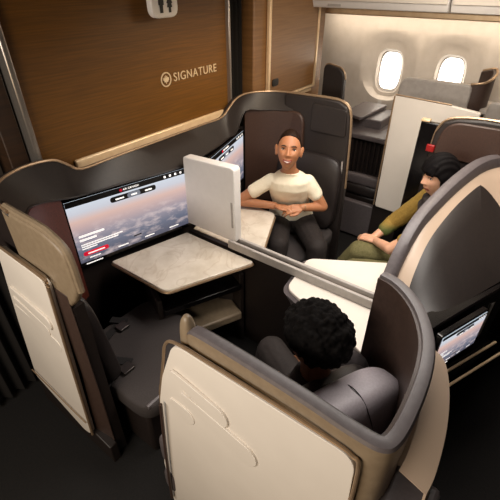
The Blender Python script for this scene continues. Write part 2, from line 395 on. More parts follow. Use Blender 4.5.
# closet with door to the right of the aisle
cl = thing('closet', 'wooden closet with a pale framed door beside the cabin windows', 'closet', (3.25, BY + .32, 0))
bm = B(); add_box(bm, (0, 0, 1.1), (1.12, .6, 2.2)); finish(bm, 'body', M['wood2'], cl, bevel=.01)
d = (lambda b_: (add_box(b_, (0, -.31, 1.72), (.74, .03, .86)), finish(b_, 'door', M['wood2'], cl, bevel=.006))[1])(B())
bm = B()
for sx in (-1, 1): add_box(bm, (sx * .385, -.318, 1.72), (.028, .03, .90))
add_box(bm, (0, -.318, 1.275), (.79, .03, .022)); finish(bm, 'door_frame', M['champagne'], cl, bevel=.004)
bm = B(); add_prism(bm, rounded([(-.34, -.326, 1.385), (-.25, -.326, 1.385), (-.25, -.326, 1.44), (-.34, -.326, 1.44)], .02), (0, -.008, 0)); finish(bm, 'latch', M['black'], d)
bm = B(); add_prism(bm, rounded([(-.09, -.31, 1.23), (.36, -.31, 1.23), (.36, -.31, 1.255), (-.09, -.31, 1.255)], .004), (0, -.008, 0)); finish(bm, 'label_plate', M['champagne'], cl)

# overhead bins on the right
def bin_unit(y0, y1, label):
    t = thing('overhead_bin', label, 'overhead bin', (3.5, (y0 + y1) / 2, 1.925), group='right hand overhead bins')
    w = abs(y1 - y0) - .006
    prof = [(.0, .04), (.02, .0), (.10, -.005), (.62, .0), (.62, .45), (-.10, .45)]
    bm = B(); add_prism(bm, [(x, -w / 2, z) for x, z in prof], (0, w, 0)); finish(bm, 'bin_body', M['white2'], t, bevel=.006)
    bm = B(); add_prism(bm, [(-.012, -w / 2 + .01, .052), (.0, -w / 2 + .01, .048), (-.10, -w / 2 + .01, .44), (-.115, -w / 2 + .01, .44)], (0, w - .02, 0)); dd = finish(bm, 'bin_door', M['white'], t, bevel=.004)
    bm = B(); add_box(bm, (.015, 0, .022), (.02, .12, .02)); finish(bm, 'latch', M['greyplastic'], dd, bevel=.004)
    return t
bin_unit(2.65, .845, 'long ivory overhead bin reaching over the wooden closet')
bin_unit(.835, -.9, 'ivory overhead bin above the window beside the dark haired woman')
# valance strip below the bins with the cove lip
bm = B(); add_box(bm, (4.14, .9, 1.875), (.40, 3.4, .05)); structure(finish(bm, 'trim_5', M['champagne'], bevel=.01))

bm = B(); add_box(bm, (1.6, 1.56, 2.23), (1.9, .76, .20)); structure(finish(bm, 'shade_header', M['white2'], bevel=.02))  # unseen header box, added to shade the upper wood bulkhead
# hanging lavatory sign
hs = thing('lavatory_sign', 'white rounded lavatory sign hanging at the top of the bulkhead', 'sign', (1.715, 1.86, 2.05), 0)
bm = B(); add_prism(bm, rounded([(-.095, -.02, -.09), (.095, -.02, -.09), (.095, -.02, .14), (-.095, -.02, .14)], [.05, .05, .01, .01]), (0, .04, 0)); finish(bm, 'sign_body', M['white2'], hs, bevel=.008)
def pictogram(x, woman):
    bm = B(); y = -.0215
    add_prism(bm, [(x + .010 * math.cos(a), y, .018 + .010 * math.sin(a)) for a in [2 * PI * k / 14 for k in range(14)]], (0, -.002, 0))
    if woman: pts = [(-.008, .005), (.008, .005), (.020, -.022), (.013, -.025), (.018, -.042), (.008, -.042), (.008, -.066), (-.008, -.066), (-.008, -.042), (-.018, -.042), (-.013, -.025), (-.020, -.022)]
    else: pts = [(-.018, .005), (.018, .005), (.018, -.03), (.012, -.03), (.010, -.066), (-.010, -.066), (-.012, -.03), (-.018, -.03)]
    add_prism(bm, [(x + a, y, b) for a, b in pts], (0, -.002, 0)); return finish(bm, 'pictogram', M['black_ink'], hs, smooth=False)
pictogram(-.03, False); pictogram(.03, True)
bm = B(); add_box(bm, (0, 0, .13), (.05, .02, .06)); finish(bm, 'bracket', M['greyplastic'], hs)

# ================================================================== FRONT CONSOLE
RZ = 1.42
fc = thing('front_console', 'dark curved console under the wood bulkhead holding both screens', 'console', (XC, 1.8, 0))
def loc(p): return (p[0] - XC, p[1] - 1.8, p[2])
rail = [(.50, 1.50, RZ), (.53, 1.66, RZ), (.62, 1.80, RZ), (.76, 1.865, RZ), (.90, 1.875, 1.405), (.97, 1.88, 1.36), (1.05, 1.89, 1.305), (1.25, 1.90, 1.30), (1.6, 1.90, 1.30), (2.0, 1.90, 1.30), (2.20, 1.90, 1.30), (2.27, 1.89, 1.345), (2.34, 1.88, 1.40), (2.44, 1.875, 1.42), (2.56, 1.84, RZ), (2.66, 1.74, RZ), (2.70, 1.60, RZ)]
low = [(.56, 1.46), (.58, 1.58), (.66, 1.72), (.78, 1.82), (.92, 1.875), (.99, 1.87), (1.07, 1.85), (1.25, 1.805), (1.6, 1.715), (1.95, 1.755), (2.12, 1.80), (2.2, 1.82), (2.3, 1.845), (2.42, 1.85), (2.52, 1.78), (2.60, 1.66), (2.64, 1.55)]
interp_ = lambda x: max(1.18, min(1.295, 1.18 + (.95 - x) * .40)) if x < 2.3 else min(1.31, 1.18 + (x - 2.3) * 1.3)
rail_s = smooth_path(rail, 4); low_s = smooth_path([(x, y, interp_(x)) for x, y in low], 4)
bm = B()
rows = [[loc((p.x, p.y + .038, p.z - .02)) for p in rail_s], [loc(p + Vector((0, .036, 0))) for p in rail_s], [loc(p) for p in rail_s]]
mid = [a.lerp(b, .5) + Vector((0, .015, 0)) for a, b in zip(rail_s, low_s)]
rows += [[loc(p) for p in mid], [loc(p) for p in low_s], [loc((p.x, p.y + .03, p.z - .004)) for p in low_s]]
add_strip(bm, rows)
o = finish(bm, 'fascia', M['charcoal'], fc); sd = o.modifiers.new('solid', 'SOLIDIFY'); sd.thickness = .008; sd.offset = -1
bm = B(); add_tube(bm, [loc(p + Vector((0, .0, .004))) for p in rail_s], .007, 8); finish(bm, 'edge_trim', M['bronze'], fc)
bm = B(); add_tube(bm, [loc(p) for p in low_s], .005, 6); finish(bm, 'bottom_lip', M['dark'], fc)  # thin dark lip along the lower edge of the fascia
SL = ((.915, 1.945), (1.60, 1.774)); SR = ((1.60, 1.69), (2.47, 1.935))
back = [(.56, 1.52), (.62, 1.70), (.76, 1.87), (.90, 1.938), (1.6, 1.778), (2.47, 1.93), (2.56, 1.83), (2.64, 1.64)]
bm = B(); add_sweep_wall(bm, [loc((x, y, 1.17)) for x, y in back], .008, .02, 1); finish(bm, 'back_panel', M['dark'], fc)
for pth, pz, pm in zip(([(.565, 1.47), (.62, 1.65), (.74, 1.80), (.885, 1.875)], [(2.45, 1.875), (2.53, 1.79), (2.59, 1.67), (2.63, 1.5)]), (1.285, 1.31), ('wine', 'leather_brown')):
    bm = B(); add_sweep_wall(bm, [loc((p.x, p.y, interp_(p.x) - .006)) for p in smooth_path([(x, y, 0) for x, y in pth], 4)], .02, .55, 1)
    finish(bm, 'side_panel', M[pm], fc)

# ------------------------------------------------------------------ monitors
def monitor(p0, p1, z0, z1, tilt, label, texts=True):
    """screen from left-bottom corner p0 to right p1 in plan"""
    p0, p1 = Vector((p0[0], p0[1], 0)), Vector((p1[0], p1[1], 0)); w = (p1 - p0).length; h = z1 - z0
    ang = math.atan2(p1.y - p0.y, p1.x - p0.x); c = (p0 + p1) / 2
    t = thing('monitor', label, 'screen', (c.x, c.y, z0), ang); t.rotation_euler.x = tilt
    bm = B(); add_prism(bm, rounded([(-w / 2, 0, 0), (w / 2, 0, 0), (w / 2, 0, h), (-w / 2, 0, h)], .012), (0, .03, 0)); finish(bm, 'bezel', M['black'], t, bevel=.004)
    dw, d0, d1 = w - .024, .03, h - .012
    bm = B(); add_box(bm, (0, -.001, (d0 + d1) / 2), (dw, .004, d1 - d0)); dsp = finish(bm, 'display', M['screen'], t, smooth=False)
    dh = d1 - d0
    def ui(name, x0, x1, v0, v1, m, r=.003, lay=1):
        bm = B(); X0, X1 = -dw / 2 + x0 * dw, -dw / 2 + x1 * dw; Z0, Z1 = d0 + v0 * dh, d0 + v1 * dh
        add_prism(bm, rounded([(X0, -.003 * lay - .001, Z0), (X1, -.003 * lay - .001, Z0), (X1, -.003 * lay - .001, Z1), (X0, -.003 * lay - .001, Z1)], min(r, (Z1 - Z0) / 2)), (0, .002, 0))
        return finish(bm, name, m, dsp, smooth=False)
    ui('top_bar', 0, 1, .915, 1.0, M['ui_black'])
    ui('navigation_pill', .33, .72, .80, .885, M['ui_black'], .02)
    ui('selected_tab', .47, .58, .805, .88, M['ui_grey'], .014, 2)
    for a, b in ((.37, .44), (.50, .55), (.62, .68)): ui('tab_caption', a, b, .832, .852, M['ui_white'], .002, 3)
    for a in (.80, .85, .90, .95): ui('status_icon', a, a + .018, .94, .975, M['ui_white'], .004, 2)
    ui('button', .035, .24, .10, .17, M['ui_red'], .02)
    ui('button_caption', .07, .205, .126, .142, M['ui_white'], .002, 2)
    for v, b, hh in ((.42, .20, .032), (.355, .13, .032), (.285, .34, .016), (.25, .30, .016), (.215, .12, .016)): ui('caption_line', .035, .035 + b, v, v + hh, M['ui_white'], .002)
    for a in (.12, .36, .60, .84): ui('menu_caption', a - .045, a + .045, .045, .062, M['ui_white'], .002)
    ui('page_mark', .46, .53, .13, .15, M['ui_black'], .004)
    bm = B(); add_box(bm, (-w / 2 + .09, -.001, .014), (.10, .002, .006)); finish(bm, 'bezel_marking', M['ui_white'], t, smooth=False)
    if texts:
        bm = B(); roundel(bm, .008, .002)
        for v in bm.verts: v.co += Vector((-.055, -.006, d0 + .957 * dh))
        finish(bm, 'emblem', M['ui_red'], dsp, smooth=False)
        text_mesh('AIR CANADA', .016, 'airline_name', M['ui_white'], dsp, Matrix.Translation((-.042, -.006, d0 + .957 * dh)) @ FRONT, .0008, 1.05)
    return t
monitor((.895, 1.905), (1.635, 1.722), .735, 1.170, 0, 'lit cloudscape screen left of the white divider panel, above the marble table')
monitor((1.73, 1.668), (2.44, 1.885), .735, 1.165, 0, 'lit cloudscape screen behind the white divider, beside the smiling woman')

# ------------------------------------------------------------------ tables
def table(sign, label):
    t = thing('dining_table', label, 'table', (XC, 1.5, .70), group='marble dining tables under the screens')
    pts = [(-.545, .335), (-.54, -.135), (-.03, -.365), (-.03, .20)]
    P = rounded([(x * -sign, y, 0) for x, y in pts], [.02, .04, .03, .01], 5)
    bm = B(); add_prism(bm, [(p.x, p.y, .0) for p in P], (0, 0, .024)); finish(bm, 'tabletop', M['marble'], t, bevel=.004)
    bm = B(); c = Vector((sum(p.x for p in P) / len(P), sum(p.y for p in P) / len(P), 0))
    add_tube(bm, [(c.x + (p.x - c.x) * 1.004, c.y + (p.y - c.y) * 1.004, .004) for p in P], .008, 6, True); finish(bm, 'edge_trim', M['bronze'], t)
    bm = B(); add_box(bm, (-sign * .27, .12, -.05), (.22, .30, .098)); finish(bm, 'support_arm', M['dark'], t, bevel=.01)
    return t
table(1, 'pale marble table under the left screen, nobody seated at it')
table(-1, 'pale marble table the smiling woman in the cream top leans on')

# footwell cubby under the left table
def cubby(sign, label):
    t = thing('footwell_cubby', label, 'cubby', (XC, 1.5, 0), group='footwell cubbies under the tables')
    a, b = Vector((-.52 * sign, -.06, 0)), Vector((-.06 * sign, -.27, 0))
    u = (b - a).normalized(); n = Vector((-u.y, u.x, 0)) * (1 if sign > 0 else -1)      # n points to the bulkhead
    if n.y < 0: n = -n
    def quad(bm, z0, z1, d0, d1, s0=0, s1=1):
        p, q = a.lerp(b, s0), a.lerp(b, s1)
        add_prism(bm, [p + n * d0 + Vector((0, 0, z0)), q + n * d0 + Vector((0, 0, z0)), q + n * d1 + Vector((0, 0, z0)), p + n * d1 + Vector((0, 0, z0))], (0, 0, z1 - z0))
    bm = B(); quad(bm, .02, .60, .26, .29); quad(bm, .02, .60, 0, .29, -.06, 0); quad(bm, .02, .60, 0, .29, 1, 1.06); finish(bm, 'cubby_body', M['dark'], t, bevel=.004)
    bm = B(); quad(bm, .30, .50, .22, .255); finish(bm, 'lining', M['brass'], t)
    bm = B(); quad(bm, .49, .53, -.02, .26); finish(bm, 'top_lip', M['black'], t, bevel=.005)
    bm = B(); quad(bm, .24, .305, -.03, .26); finish(bm, 'foot_ledge', M['taupe'], t, bevel=.012)
    return t
cubby(1, 'low speckled footwell cubby under the left marble table')
cubby(-1, 'low footwell cubby under the marble table of the smiling woman')

# ------------------------------------------------------------------ divider
dv = thing('privacy_divider', 'white upright divider panel with grey rails between the two middle seats', 'divider', (XC, 1.5, 0))
bm = B(); P = rounded([(-.012, .20, .79), (-.012, -.205, .79), (-.012, -.205, 1.275), (-.012, .19, 1.255)], [0, .01, .03, .02]); add_prism(bm, P, (.062, 0, 0)); pn = finish(bm, 'panel', M['white2'], dv, bevel=.008, seg=3)
bm = B(); add_prism(bm, rounded([(-.016, -.192, .89), (-.016, -.180, .89), (-.016, -.176, 1.06), (-.016, -.188, 1.06)], .004), (.008, 0, 0)); finish(bm, 'finger_pull', M['greyplastic'], pn)
for x in (-.022, .034):
    bm = B(); add_prism(bm, [(x - .010, -.16, .745), (x + .010, -.16, .745), (x + .010, -.16, .80), (x - .010, -.16, .80)], (0, -1.06, 0)); finish(bm, 'rail', M['greyplastic'], dv, bevel=.005)
bm = B(); add_box(bm, (.006, -.40, .37), (.03, 1.2, .72)); finish(bm, 'divider_wall', M['dark'], dv)

# ------------------------------------------------------------------ centre console
cc = thing('centre_console', 'wedge shaped white topped console between the two middle seats', 'console', (XC, .5, 0))
top = rounded([(-.14, .34, 0), (.17, .385, 0), (.46, -.10, 0), (.44, -.34, 0), (-.40, -.34, 0), (-.33, -.20, 0)], [.05, .05, .04, 0, 0, .03])
bm = B(); add_prism(bm, [(p.x, p.y, .725) for p in top], (0, 0, .02)); finish(bm, 'top_panel', M['white'], cc, bevel=.004)
ctr = Vector((.0, -.05, 0))
bm = B()
r0 = [ctr + (p - ctr) * 1.0 for p in top]; r1 = [ctr + (p - ctr) * 1.07 for p in top]; r2 = [ctr + (p - ctr) * .98 for p in top]; r3 = [ctr + (p - ctr) * .80 for p in top]
rows = [[(p.x, p.y, z) for p in r + r[:1]] for r, z in ((r0, .728), (r1, .715), (r2, .655), (r3, .45), (r3, .02))]
V = add_strip(bm, rows); bmesh.ops.remove_doubles(bm, verts=bm.verts[:], dist=1e-5)
finish(bm, 'body', M['greyviolet'], cc)
bm = B(); add_box(bm, (-.262, .04, .752), (.006, .12, .004), rz(-.45)); finish(bm, 'latch', M['greyplastic'], cc)

# ================================================================== SUITE SHELLS
def plane_pts(x, pts): return [(x, y, z) for y, z in pts]
def feathers(bm, x, items, sgn=-1):
    """raised feather plates on a panel facing -X: (y_tip, z_tip, y_root, z_root, width)"""
    for k, (yt, zt, yr, zr, w) in enumerate(items):
        a, b = Vector((0, yr, zr)), Vector((0, yt, zt)); u = (b - a).normalized(); v = Vector((0, -u.z, u.y)); pts = []
        n = 12; Lh = (b - a).length
        for i in range(n + 1): s = i / n; pts.append(a + u * (Lh - w * .5) * s + v * w * (.18 + .32 * s ** .7))
        for i in range(1, 8): q = PI * i / 8; pts.append(a + u * (Lh - w * .5) + (v * math.cos(q) + u * math.sin(q)) * w * .5)
        for i in range(n, -1, -1): s = i / n; pts.append(a + u * (Lh - w * .5) * s - v * w * (.18 + .32 * s ** .7))
        d = .0025 + .0016 * (len(items) - k)
        add_prism(bm, [(x - d, p.y, p.z) for p in pts], (d, 0, 0))

# --- front left shell (aisle side)
fl = thing('suite_shell', 'curved suite wall at the far left edge, with feather embossed ivory panel', 'suite wall', (.5, 1.35, 0), group='suite walls')
def L0(p): return (p[0] - .5, p[1] - 1.35, p[2])
path = smooth_path([(.505, 1.56, 1.42), (.50, 1.45, 1.42), (.50, 1.30, 1.42), (.50, 1.25, 1.412), (.50, 1.185, 1.385), (.50, 1.16, 1.33), (.498, 1.155, 1.2)], 5)
bm = B(); prof = [(p.y, p.z) for p in path]
poly = [(1.56, 1.08)] + prof + [(1.19, 1.14), (1.25, 1.08)]
add_prism(bm, [L0((.50, y, z)) for y, z in poly], (.035, 0, 0)); finish(bm, 'wall_band', M['taupe'], fl, bevel=.012, seg=3)
bm = B(); add_prism(bm, [L0((.505, y, z)) for y, z in ((1.56, .02), (1.56, 1.08), (1.235, 1.08), (1.25, .8), (1.26, .02))], (.05, 0, 0)); finish(bm, 'lower_wall', M['dark'], fl)
bm = B()
for xx in (.507,): add_tube(bm, [L0((xx + .012, p.y - .004, p.z + .004)) for p in path], .014, 8)
finish(bm, 'cap', M['taupe'], fl)
bm = B(); add_box(bm, L0((.545, 1.70, .70)), (.05, .30, 1.38)); finish(bm, 'front_return', M['dark'], fl, bevel=.01)
bm = B()
po = rounded([(.47, 1.68, 1.215), (.47, 1.345, 1.20), (.47, 1.325, 1.17), (.462, 1.355, .75), (.44, 1.375, .16), (.44, 1.44, .14), (.445, 1.86, .265), (.462, 1.80, .72)], [.03, .03, .01, 0, .02, .02, .02, 0], 4)
add_prism(bm, [L0(p) for p in po], (.028, 0, 0))
feathers(bm, -.035, [(.03, -.0 + .93, .34, .99, .075), (.08, .86, .36, .92, .07), (.02, .80, .38, .86, .075), (.10, .72, .40, .79, .07), (.17, .66, .40, .70, .06)])
finish(bm, 'outer_panel', M['white'], fl, bevel=.004)
edge = [L0((.474, 1.70, 1.225)), L0((.474, 1.345, 1.212)), L0((.474, 1.312, 1.185)), L0((.474, 1.318, 1.12)), L0((.465, 1.345, .75)), L0((.445, 1.365, .16))]
bm = B(); add_tube(bm, smooth_path(edge, 5), .007, 8); finish(bm, 'edge_trim', M['bronze'], fl)
bm = B(); add_prism(bm, [L0(p) for p in ((.503, 1.34, 1.15), (.503, 1.235, 1.15), (.503, 1.245, .5), (.503, 1.26, .02), (.475, 1.40, .02), (.503, 1.36, .6))], (-.006, 0, 0)); finish(bm, 'jamb', M['brownshell'], fl, bevel=.004)
bm = B(); add_tube(bm, [L0(p) for p in ((.434, 1.84, .34), (.436, 1.45, .28), (.437, 1.37, .27))], .003, 6); finish(bm, 'crease_line', M['bronze'], fl)
bm = B(); add_prism(bm, [L0(p) for p in ((.455, 1.90, .28), (.455, 1.36, .155), (.455, 1.24, .14), (.455, 1.24, .0), (.455, 1.90, .0))], (.045, 0, 0)); finish(bm, 'kick_panel', M['dark'], fl, bevel=.006)

# --- near left shell wrapping the curly haired man
nl = thing('suite_shell', 'near curved suite shell wrapping round the curly haired man, ivory panel towards the camera', 'suite wall', (.56, .35, 0), group='suite walls')
def L1(p): return (p[0] - .56, p[1] - .35, p[2])
plan = [(.565, .66, 1.255), (.56, .62, 1.28), (.56, .45, 1.28), (.555, .25, 1.28), (.548, .12, 1.28), (.555, .045, 1.28), (.60, .018, 1.28), (.70, .012, 1.29), (.82, .020, 1.30), (.93, .045, 1.30), (1.03, .095, 1.30), (1.10, .155, 1.30), (1.145, .22, 1.30), (1.165, .275, 1.295)]
pth = smooth_path(plan, 6)
bm = B(); zb = [1.05 + 0 * p.x if p.x < .62 and p.y > .05 else max(.55, 1.05 - 0) for p in pth]
zb = []
for p in pth:
    if p.x < .60: zb.append(1.0)
    else: zb.append(max(.62, 1.02 - (p.x - .60) * 1.2))
add_sweep_wall(bm, [L1(p) for p in pth], .034, zb, 1); finish(bm, 'wall_body', M['taupe'], nl, bevel=.012, seg=3)
bm = B()
inner = []
def offs(path, d):
    out = []
    for i, p in enumerate(path):
        a = path[max(0, i - 1)]; b = path[min(len(path) - 1, i + 1)]; t = Vector((b.x - a.x, b.y - a.y, 0)).normalized(); out.append(Vector((p.x - t.y * d, p.y + t.x * d, p.z)))
    return out
cap = offs(pth, .0225)
rows = []
for dd, dz in ((-.002, -.004), (.003, .006), (.018, .009), (.033, .006), (.037, -.012)):
    rows.append([L1(p + Vector((0, 0, dz))) for p in offs(pth, dd)])
add_strip(bm, rows); finish(bm, 'cap', M['greyviolet'], nl)
lin_ = offs(pth, .035)
bm = B(); add_sweep_wall(bm, [L1((p.x, p.y, p.z - .004)) for p in lin_], .008, .5, 1); finish(bm, 'inner_lining', M['brownshell'], nl)
# outer skin behind the seat, bulging aft
sk = smooth_path([(.64, -.072, 1.08), (.70, -.075, 1.10), (.82, -.062, 1.13), (.94, -.032, 1.15), (1.03, .012, 1.16), (1.11, .085, 1.12)], 5)
bm = B(); add_slab(bm, [[L1((p.x, p.y + .07, p.z + .03)) for p in sk], [L1(p) for p in sk], [L1((p.x * 1.0, p.y - .06, .3)) for p in sk], [L1((p.x, p.y - .06, .1)) for p in sk]], (0, .006, 0)); finish(bm, 'outer_skin', M['beige'], nl)
# lower wall under the band and ivory panel
bm = B(); add_box(bm, L1((.575, .40, .53)), (.04, .58, 1.04)); finish(bm, 'lower_wall', M['dark'], nl)
S_ = lambda p, k=1.07: (p[0] * k, p[1] * k, CAM_H - (CAM_H - p[2]) * k)
po = rounded([S_(p) for p in [(.502, .655, 1.272), (.50, .085, 1.28), (.49, .065, .9), (.47, .06, .14), (.47, .78, .14), (.482, .81, .456), (.495, .765, .92), (.50, .735, 1.06)]], [.05, .05, 0, .01, .02, 0, 0, .03], 6)
bm = B(); add_prism(bm, [L1(p) for p in po], (.02, 0, 0))
feathers(bm, -.027, [(.016, .893, .33, .985, .10), (.129, .995, .37, 1.07, .09), (.285, .856, .40, .895, .085), (.091, .676, .37, .775, .10), (.17, .79, .39, .85, .09), (.25, .561, .40, .65, .09)])
finish(bm, 'outer_panel', M['white'], nl, bevel=.005, seg=3)
edge = [(.503, .81, .46), (.503, .772, .90), (.503, .745, 1.03), (.503, .715, 1.15), (.503, .69, 1.245), (.503, .64, 1.282), (.503, .50, 1.288), (.503, .30, 1.293), (.503, .15, 1.292), (.503, .098, 1.284), (.50, .075, 1.24), (.495, .068, .9)]
bm = B(); add_tube(bm, [L1(S_(p)) for p in smooth_path(edge, 5)], .0055, 8); finish(bm, 'edge_trim', M['bronze'], nl)
bm = B(); add_tube(bm, [L1(p) for p in smooth_path([(.493, .83, .10), (.5, .815, .46), (.51, .79, .85)], 5)], .007, 8); finish(bm, 'edge_strip', M['brownshell'], nl)
bm = B(); add_cushion(bm, L1((.585, .675, 1.20)), (.05, .05, .22), None, p=2.6, n=5); finish(bm, 'jamb_post', M['taupe'], nl)
bm = B(); add_box(bm, L1((.62, -.045, .51)), (.22, .13, .98)); finish(bm, 'end_post', M['greyviolet'], nl, bevel=.015)
bm = B(); P = rounded([(1.215, .262, 1.16), (1.20, .20, 1.03), (1.19, .235, .81), (1.19, .275, .745), (1.23, .30, .745), (1.23, .285, 1.10)], .01, 3); add_prism(bm, [L1(p) for p in P], (.02, .006, 0)); finish(bm, 'wing_panel', M['greyplastic'], nl, bevel=.004)
bm = B(); add_cushion(bm, L1((.535, .85, .44)), (.04, .06, .22), None, p=3.2, n=5); add_cushion(bm, L1((.525, .84, .22)), (.05, .07, .18), None, p=3.2, n=5); finish(bm, 'sill_bumper', M['greyviolet'], nl)

# --- right front shell
rf = thing('suite_shell', 'dark curved suite wall behind the smiling woman in the cream top', 'suite wall', (2.7, 1.4, 0), group='suite walls')
def L2(p): return (p[0] - 2.7, p[1] - 1.4, p[2])
prof = [(1.64, 1.425), (1.50, 1.43), (1.30, 1.435), (1.20, 1.43), (1.14, 1.40), (1.115, 1.34), (1.10, 1.2), (1.08, .8), (1.075, .02), (1.64, .02)]
bm = B(); add_prism(bm, [L2((2.64, y, z)) for y, z in prof], (.06, 0, 0)); finish(bm, 'wall_body', M['charcoal'], rf, bevel=.01, seg=3)
bm = B(); add_tube(bm, [L2(p) for p in smooth_path([(2.67, y, z + .003) for y, z in prof[:8]], 5)], .011, 8); finish(bm, 'edge_trim', M['bronze'], rf)
bm = B(); add_prism(bm, rounded([L2(p) for p in ((2.625, 1.40, 1.395), (2.625, 1.13, 1.385), (2.625, 1.12, 1.20), (2.625, 1.40, 1.20))], .02), (.02, 0, 0)); finish(bm, 'inset_panel', M['charcoal'], rf, bevel=.004)
bm = B(); add_prism(bm, rounded([L2(p) for p in ((2.62, 1.80, 1.30), (2.62, 1.46, 1.32), (2.60, 1.44, .75), (2.60, 1.80, .75))], [.03, .10, .02, .02]), (.035, 0, 0)); finish(bm, 'head_panel', M['leather_brown'], rf, bevel=.012, seg=3)
bm = B(); add_tube(bm, [L2((2.632, 1.115, 1.02)), L2((2.632, 1.112, .90))], .006, 6); finish(bm, 'door_handle', M['greyplastic'], rf)

# --- right near shell: arch behind the dark haired woman, monitor housing on its back
rn = thing('suite_shell', 'large dark arched seat shell with beige edge band at the right of the frame', 'suite wall', (2.1, .2, 0), group='suite walls')
def L3(p): return (p[0] - 2.1, p[1] - .2, p[2])
arch = smooth_path([(1.60, .345, .84), (1.66, .35, .945), (1.76, .35, 1.045), (1.90, .34, 1.135), (2.06, .315, 1.185), (2.26, .275, 1.235), (2.48, .22, 1.27), (2.62, .16, 1.275), (2.70, .08, 1.275), (2.74, -.05, 1.275), (2.74, -.5, 1.275)], 6)
bm = B(); rows = []
for d, dz in ((.055, -.02), (.05, .006), (.025, .014), (.0, .004), (-.012, -.02), (-.014, -.06)):
    rows.append([L3(p + Vector((0, 0, dz))) for p in [Vector((q.x, q.y, q.z)) for q in offs(arch, d)]])
add_strip(bm, rows); finish(bm, 'arch_cap', M['greyviolet'], rn)
bm = B(); add_sweep_wall(bm, [L3(p - Vector((0, 0, .01))) for p in offs(arch, .02)], .03, .3, 1); finish(bm, 'inner_lining', M['brownshell'], rn)
# beige band and dark insert slope down and aft to the monitor housing
n = len(arch)
lowl = [Vector((1.50, .13, .86)).lerp(Vector((2.06, -.10, .88)), max(0, min(1, (i / (n - 1)) * 1.15))) for i in range(n)]
def blend(i, s):
    a = offs(arch, -.006)[i] - Vector((0, 0, .045)); return a.lerp(lowl[i], s)
k1 = int(n * .62)
bw = lambda i: .12 + .30 * (1 - i / k1) ** 2.0
bm = B(); add_slab(bm, [[L3(blend(i, s * bw(i))) for i in range(0, k1)] for s in (0, .5, 1)], (.02, .03, 0)); finish(bm, 'edge_band', M['beige'], rn)
bm = B(); add_slab(bm, [[L3(blend(i, bw(i) + (1 - bw(i)) * s)) for i in range(0, k1)] for s in (0, .3, .65, 1.0)], (.02, .03, 0)); finish(bm, 'back_insert', M['charcoal'], rn)
cq = lambda i: .12 + .78 * (i - k1 + 1) / (n - k1)
bm = B(); add_slab(bm, [[L3(blend(i, cq(i) * s)) for i in range(k1 - 1, n)] for s in (0, .5, 1.0)], (.02, .03, 0)); finish(bm, 'corner_panel', M['beige'], rn)
bm = B(); add_slab(bm, [[L3(blend(i, cq(i) + (1.0 - cq(i)) * s)) for i in range(k1 - 1, n)] for s in (0, .5, 1.0)], (.02, .03, 0)); finish(bm, 'lower_insert', M['charcoal'], rn)
bm = B(); add_prism(bm, [L3(p) for p in ((1.93, -.09, .40), (2.30, -.14, .40), (2.32, -.10, .40), (1.95, -.06, .40))], (0, 0, .38)); finish(bm, 'side_trim_panel', M['greyplastic'], rn, bevel=.005)
bm = B(); add_prism(bm, [L3(p) for p in ((1.44, .11, .02), (2.06, -.13, .02), (2.08, -.05, .02), (1.50, .18, .02))], (0, 0, .85)); finish(bm, 'monitor_housing', M['black'], rn, bevel=.008)
for z, q in ((.572, 0), (.525, -.04)):
    bm = B(); add_tube(bm, [L3((1.40 + q * .3, .06 + q, z)), L3((1.92 + q * .3, -.17 + q, z))], .007, 8); finish(bm, 'trim_rail', M['champagne'], rn)
bm = B(); add_prism(bm, [L3(p) for p in ((1.40, .09, .43), (1.94, -.15, .43), (1.97, -.10, .43), (1.44, .14, .43))], (0, 0, .12)); finish(bm, 'shelf', M['black'], rn, bevel=.006)
# side wall on the far aisle with its door edge
prof = [(.66, 1.40), (.62, 1.43), (.52, 1.435), (.30, 1.45), (.10, 1.45), (-.6, 1.45), (-.6, .02), (.62, .02), (.58, .85)]
sw = [(.555, .02), (.555, 1.20), (.545, 1.34), (.51, 1.41), (.44, 1.44), (.30, 1.455), (.0, 1.455), (-.6, 1.455), (-.6, .02)]
bm = B(); add_prism(bm, [L3((2.66, y, z)) for y, z in sw], (.06, 0, 0)); finish(bm, 'side_wall', M['dark'], rn, bevel=.012, seg=3)
hp_ = rounded([(2.645, .525, 1.20), (2.645, .50, 1.425), (2.645, -.5, 1.44), (2.645, -.5, 1.20)], [.05, .12, 0, 0], 6)
bm = B(); add_prism(bm, [L3(p) for p in hp_], (.02, 0, 0)); finish(bm, 'head_panel', M['leather_brown'], rn, bevel=.008, seg=3)
bm = B(); add_tube(bm, [L3(p) for p in smooth_path([(2.69, y, z + .004) for y, z in sw[1:8]], 4)], .008, 6); finish(bm, 'edge_trim', M['bronze'], rn)
bm = B(); add_prism(bm, [L3((2.715, y, z)) for y, z in ((.66, .02), (.655, 1.38), (.52, 1.38), (.45, 1.2), (.45, .02))], (.04, 0, 0)); finish(bm, 'sliding_door', M['black'], rn, bevel=.008)
bm = B(); add_box(bm, L3((2.735, .63, 1.387)), (.045, .055, .014)); finish(bm, 'door_tip', M['champagne'], rn, bevel=.003)
bm = B(); add_box(bm, L3((2.648, .545, 1.245)), (.02, .05, .045)); finish(bm, 'status_light', M['red'], rn, bevel=.005)
monitor((1.475, .052), (1.80, -.078), .590, .845, 0, 'lit cloudscape screen in the black housing at the right edge', False)

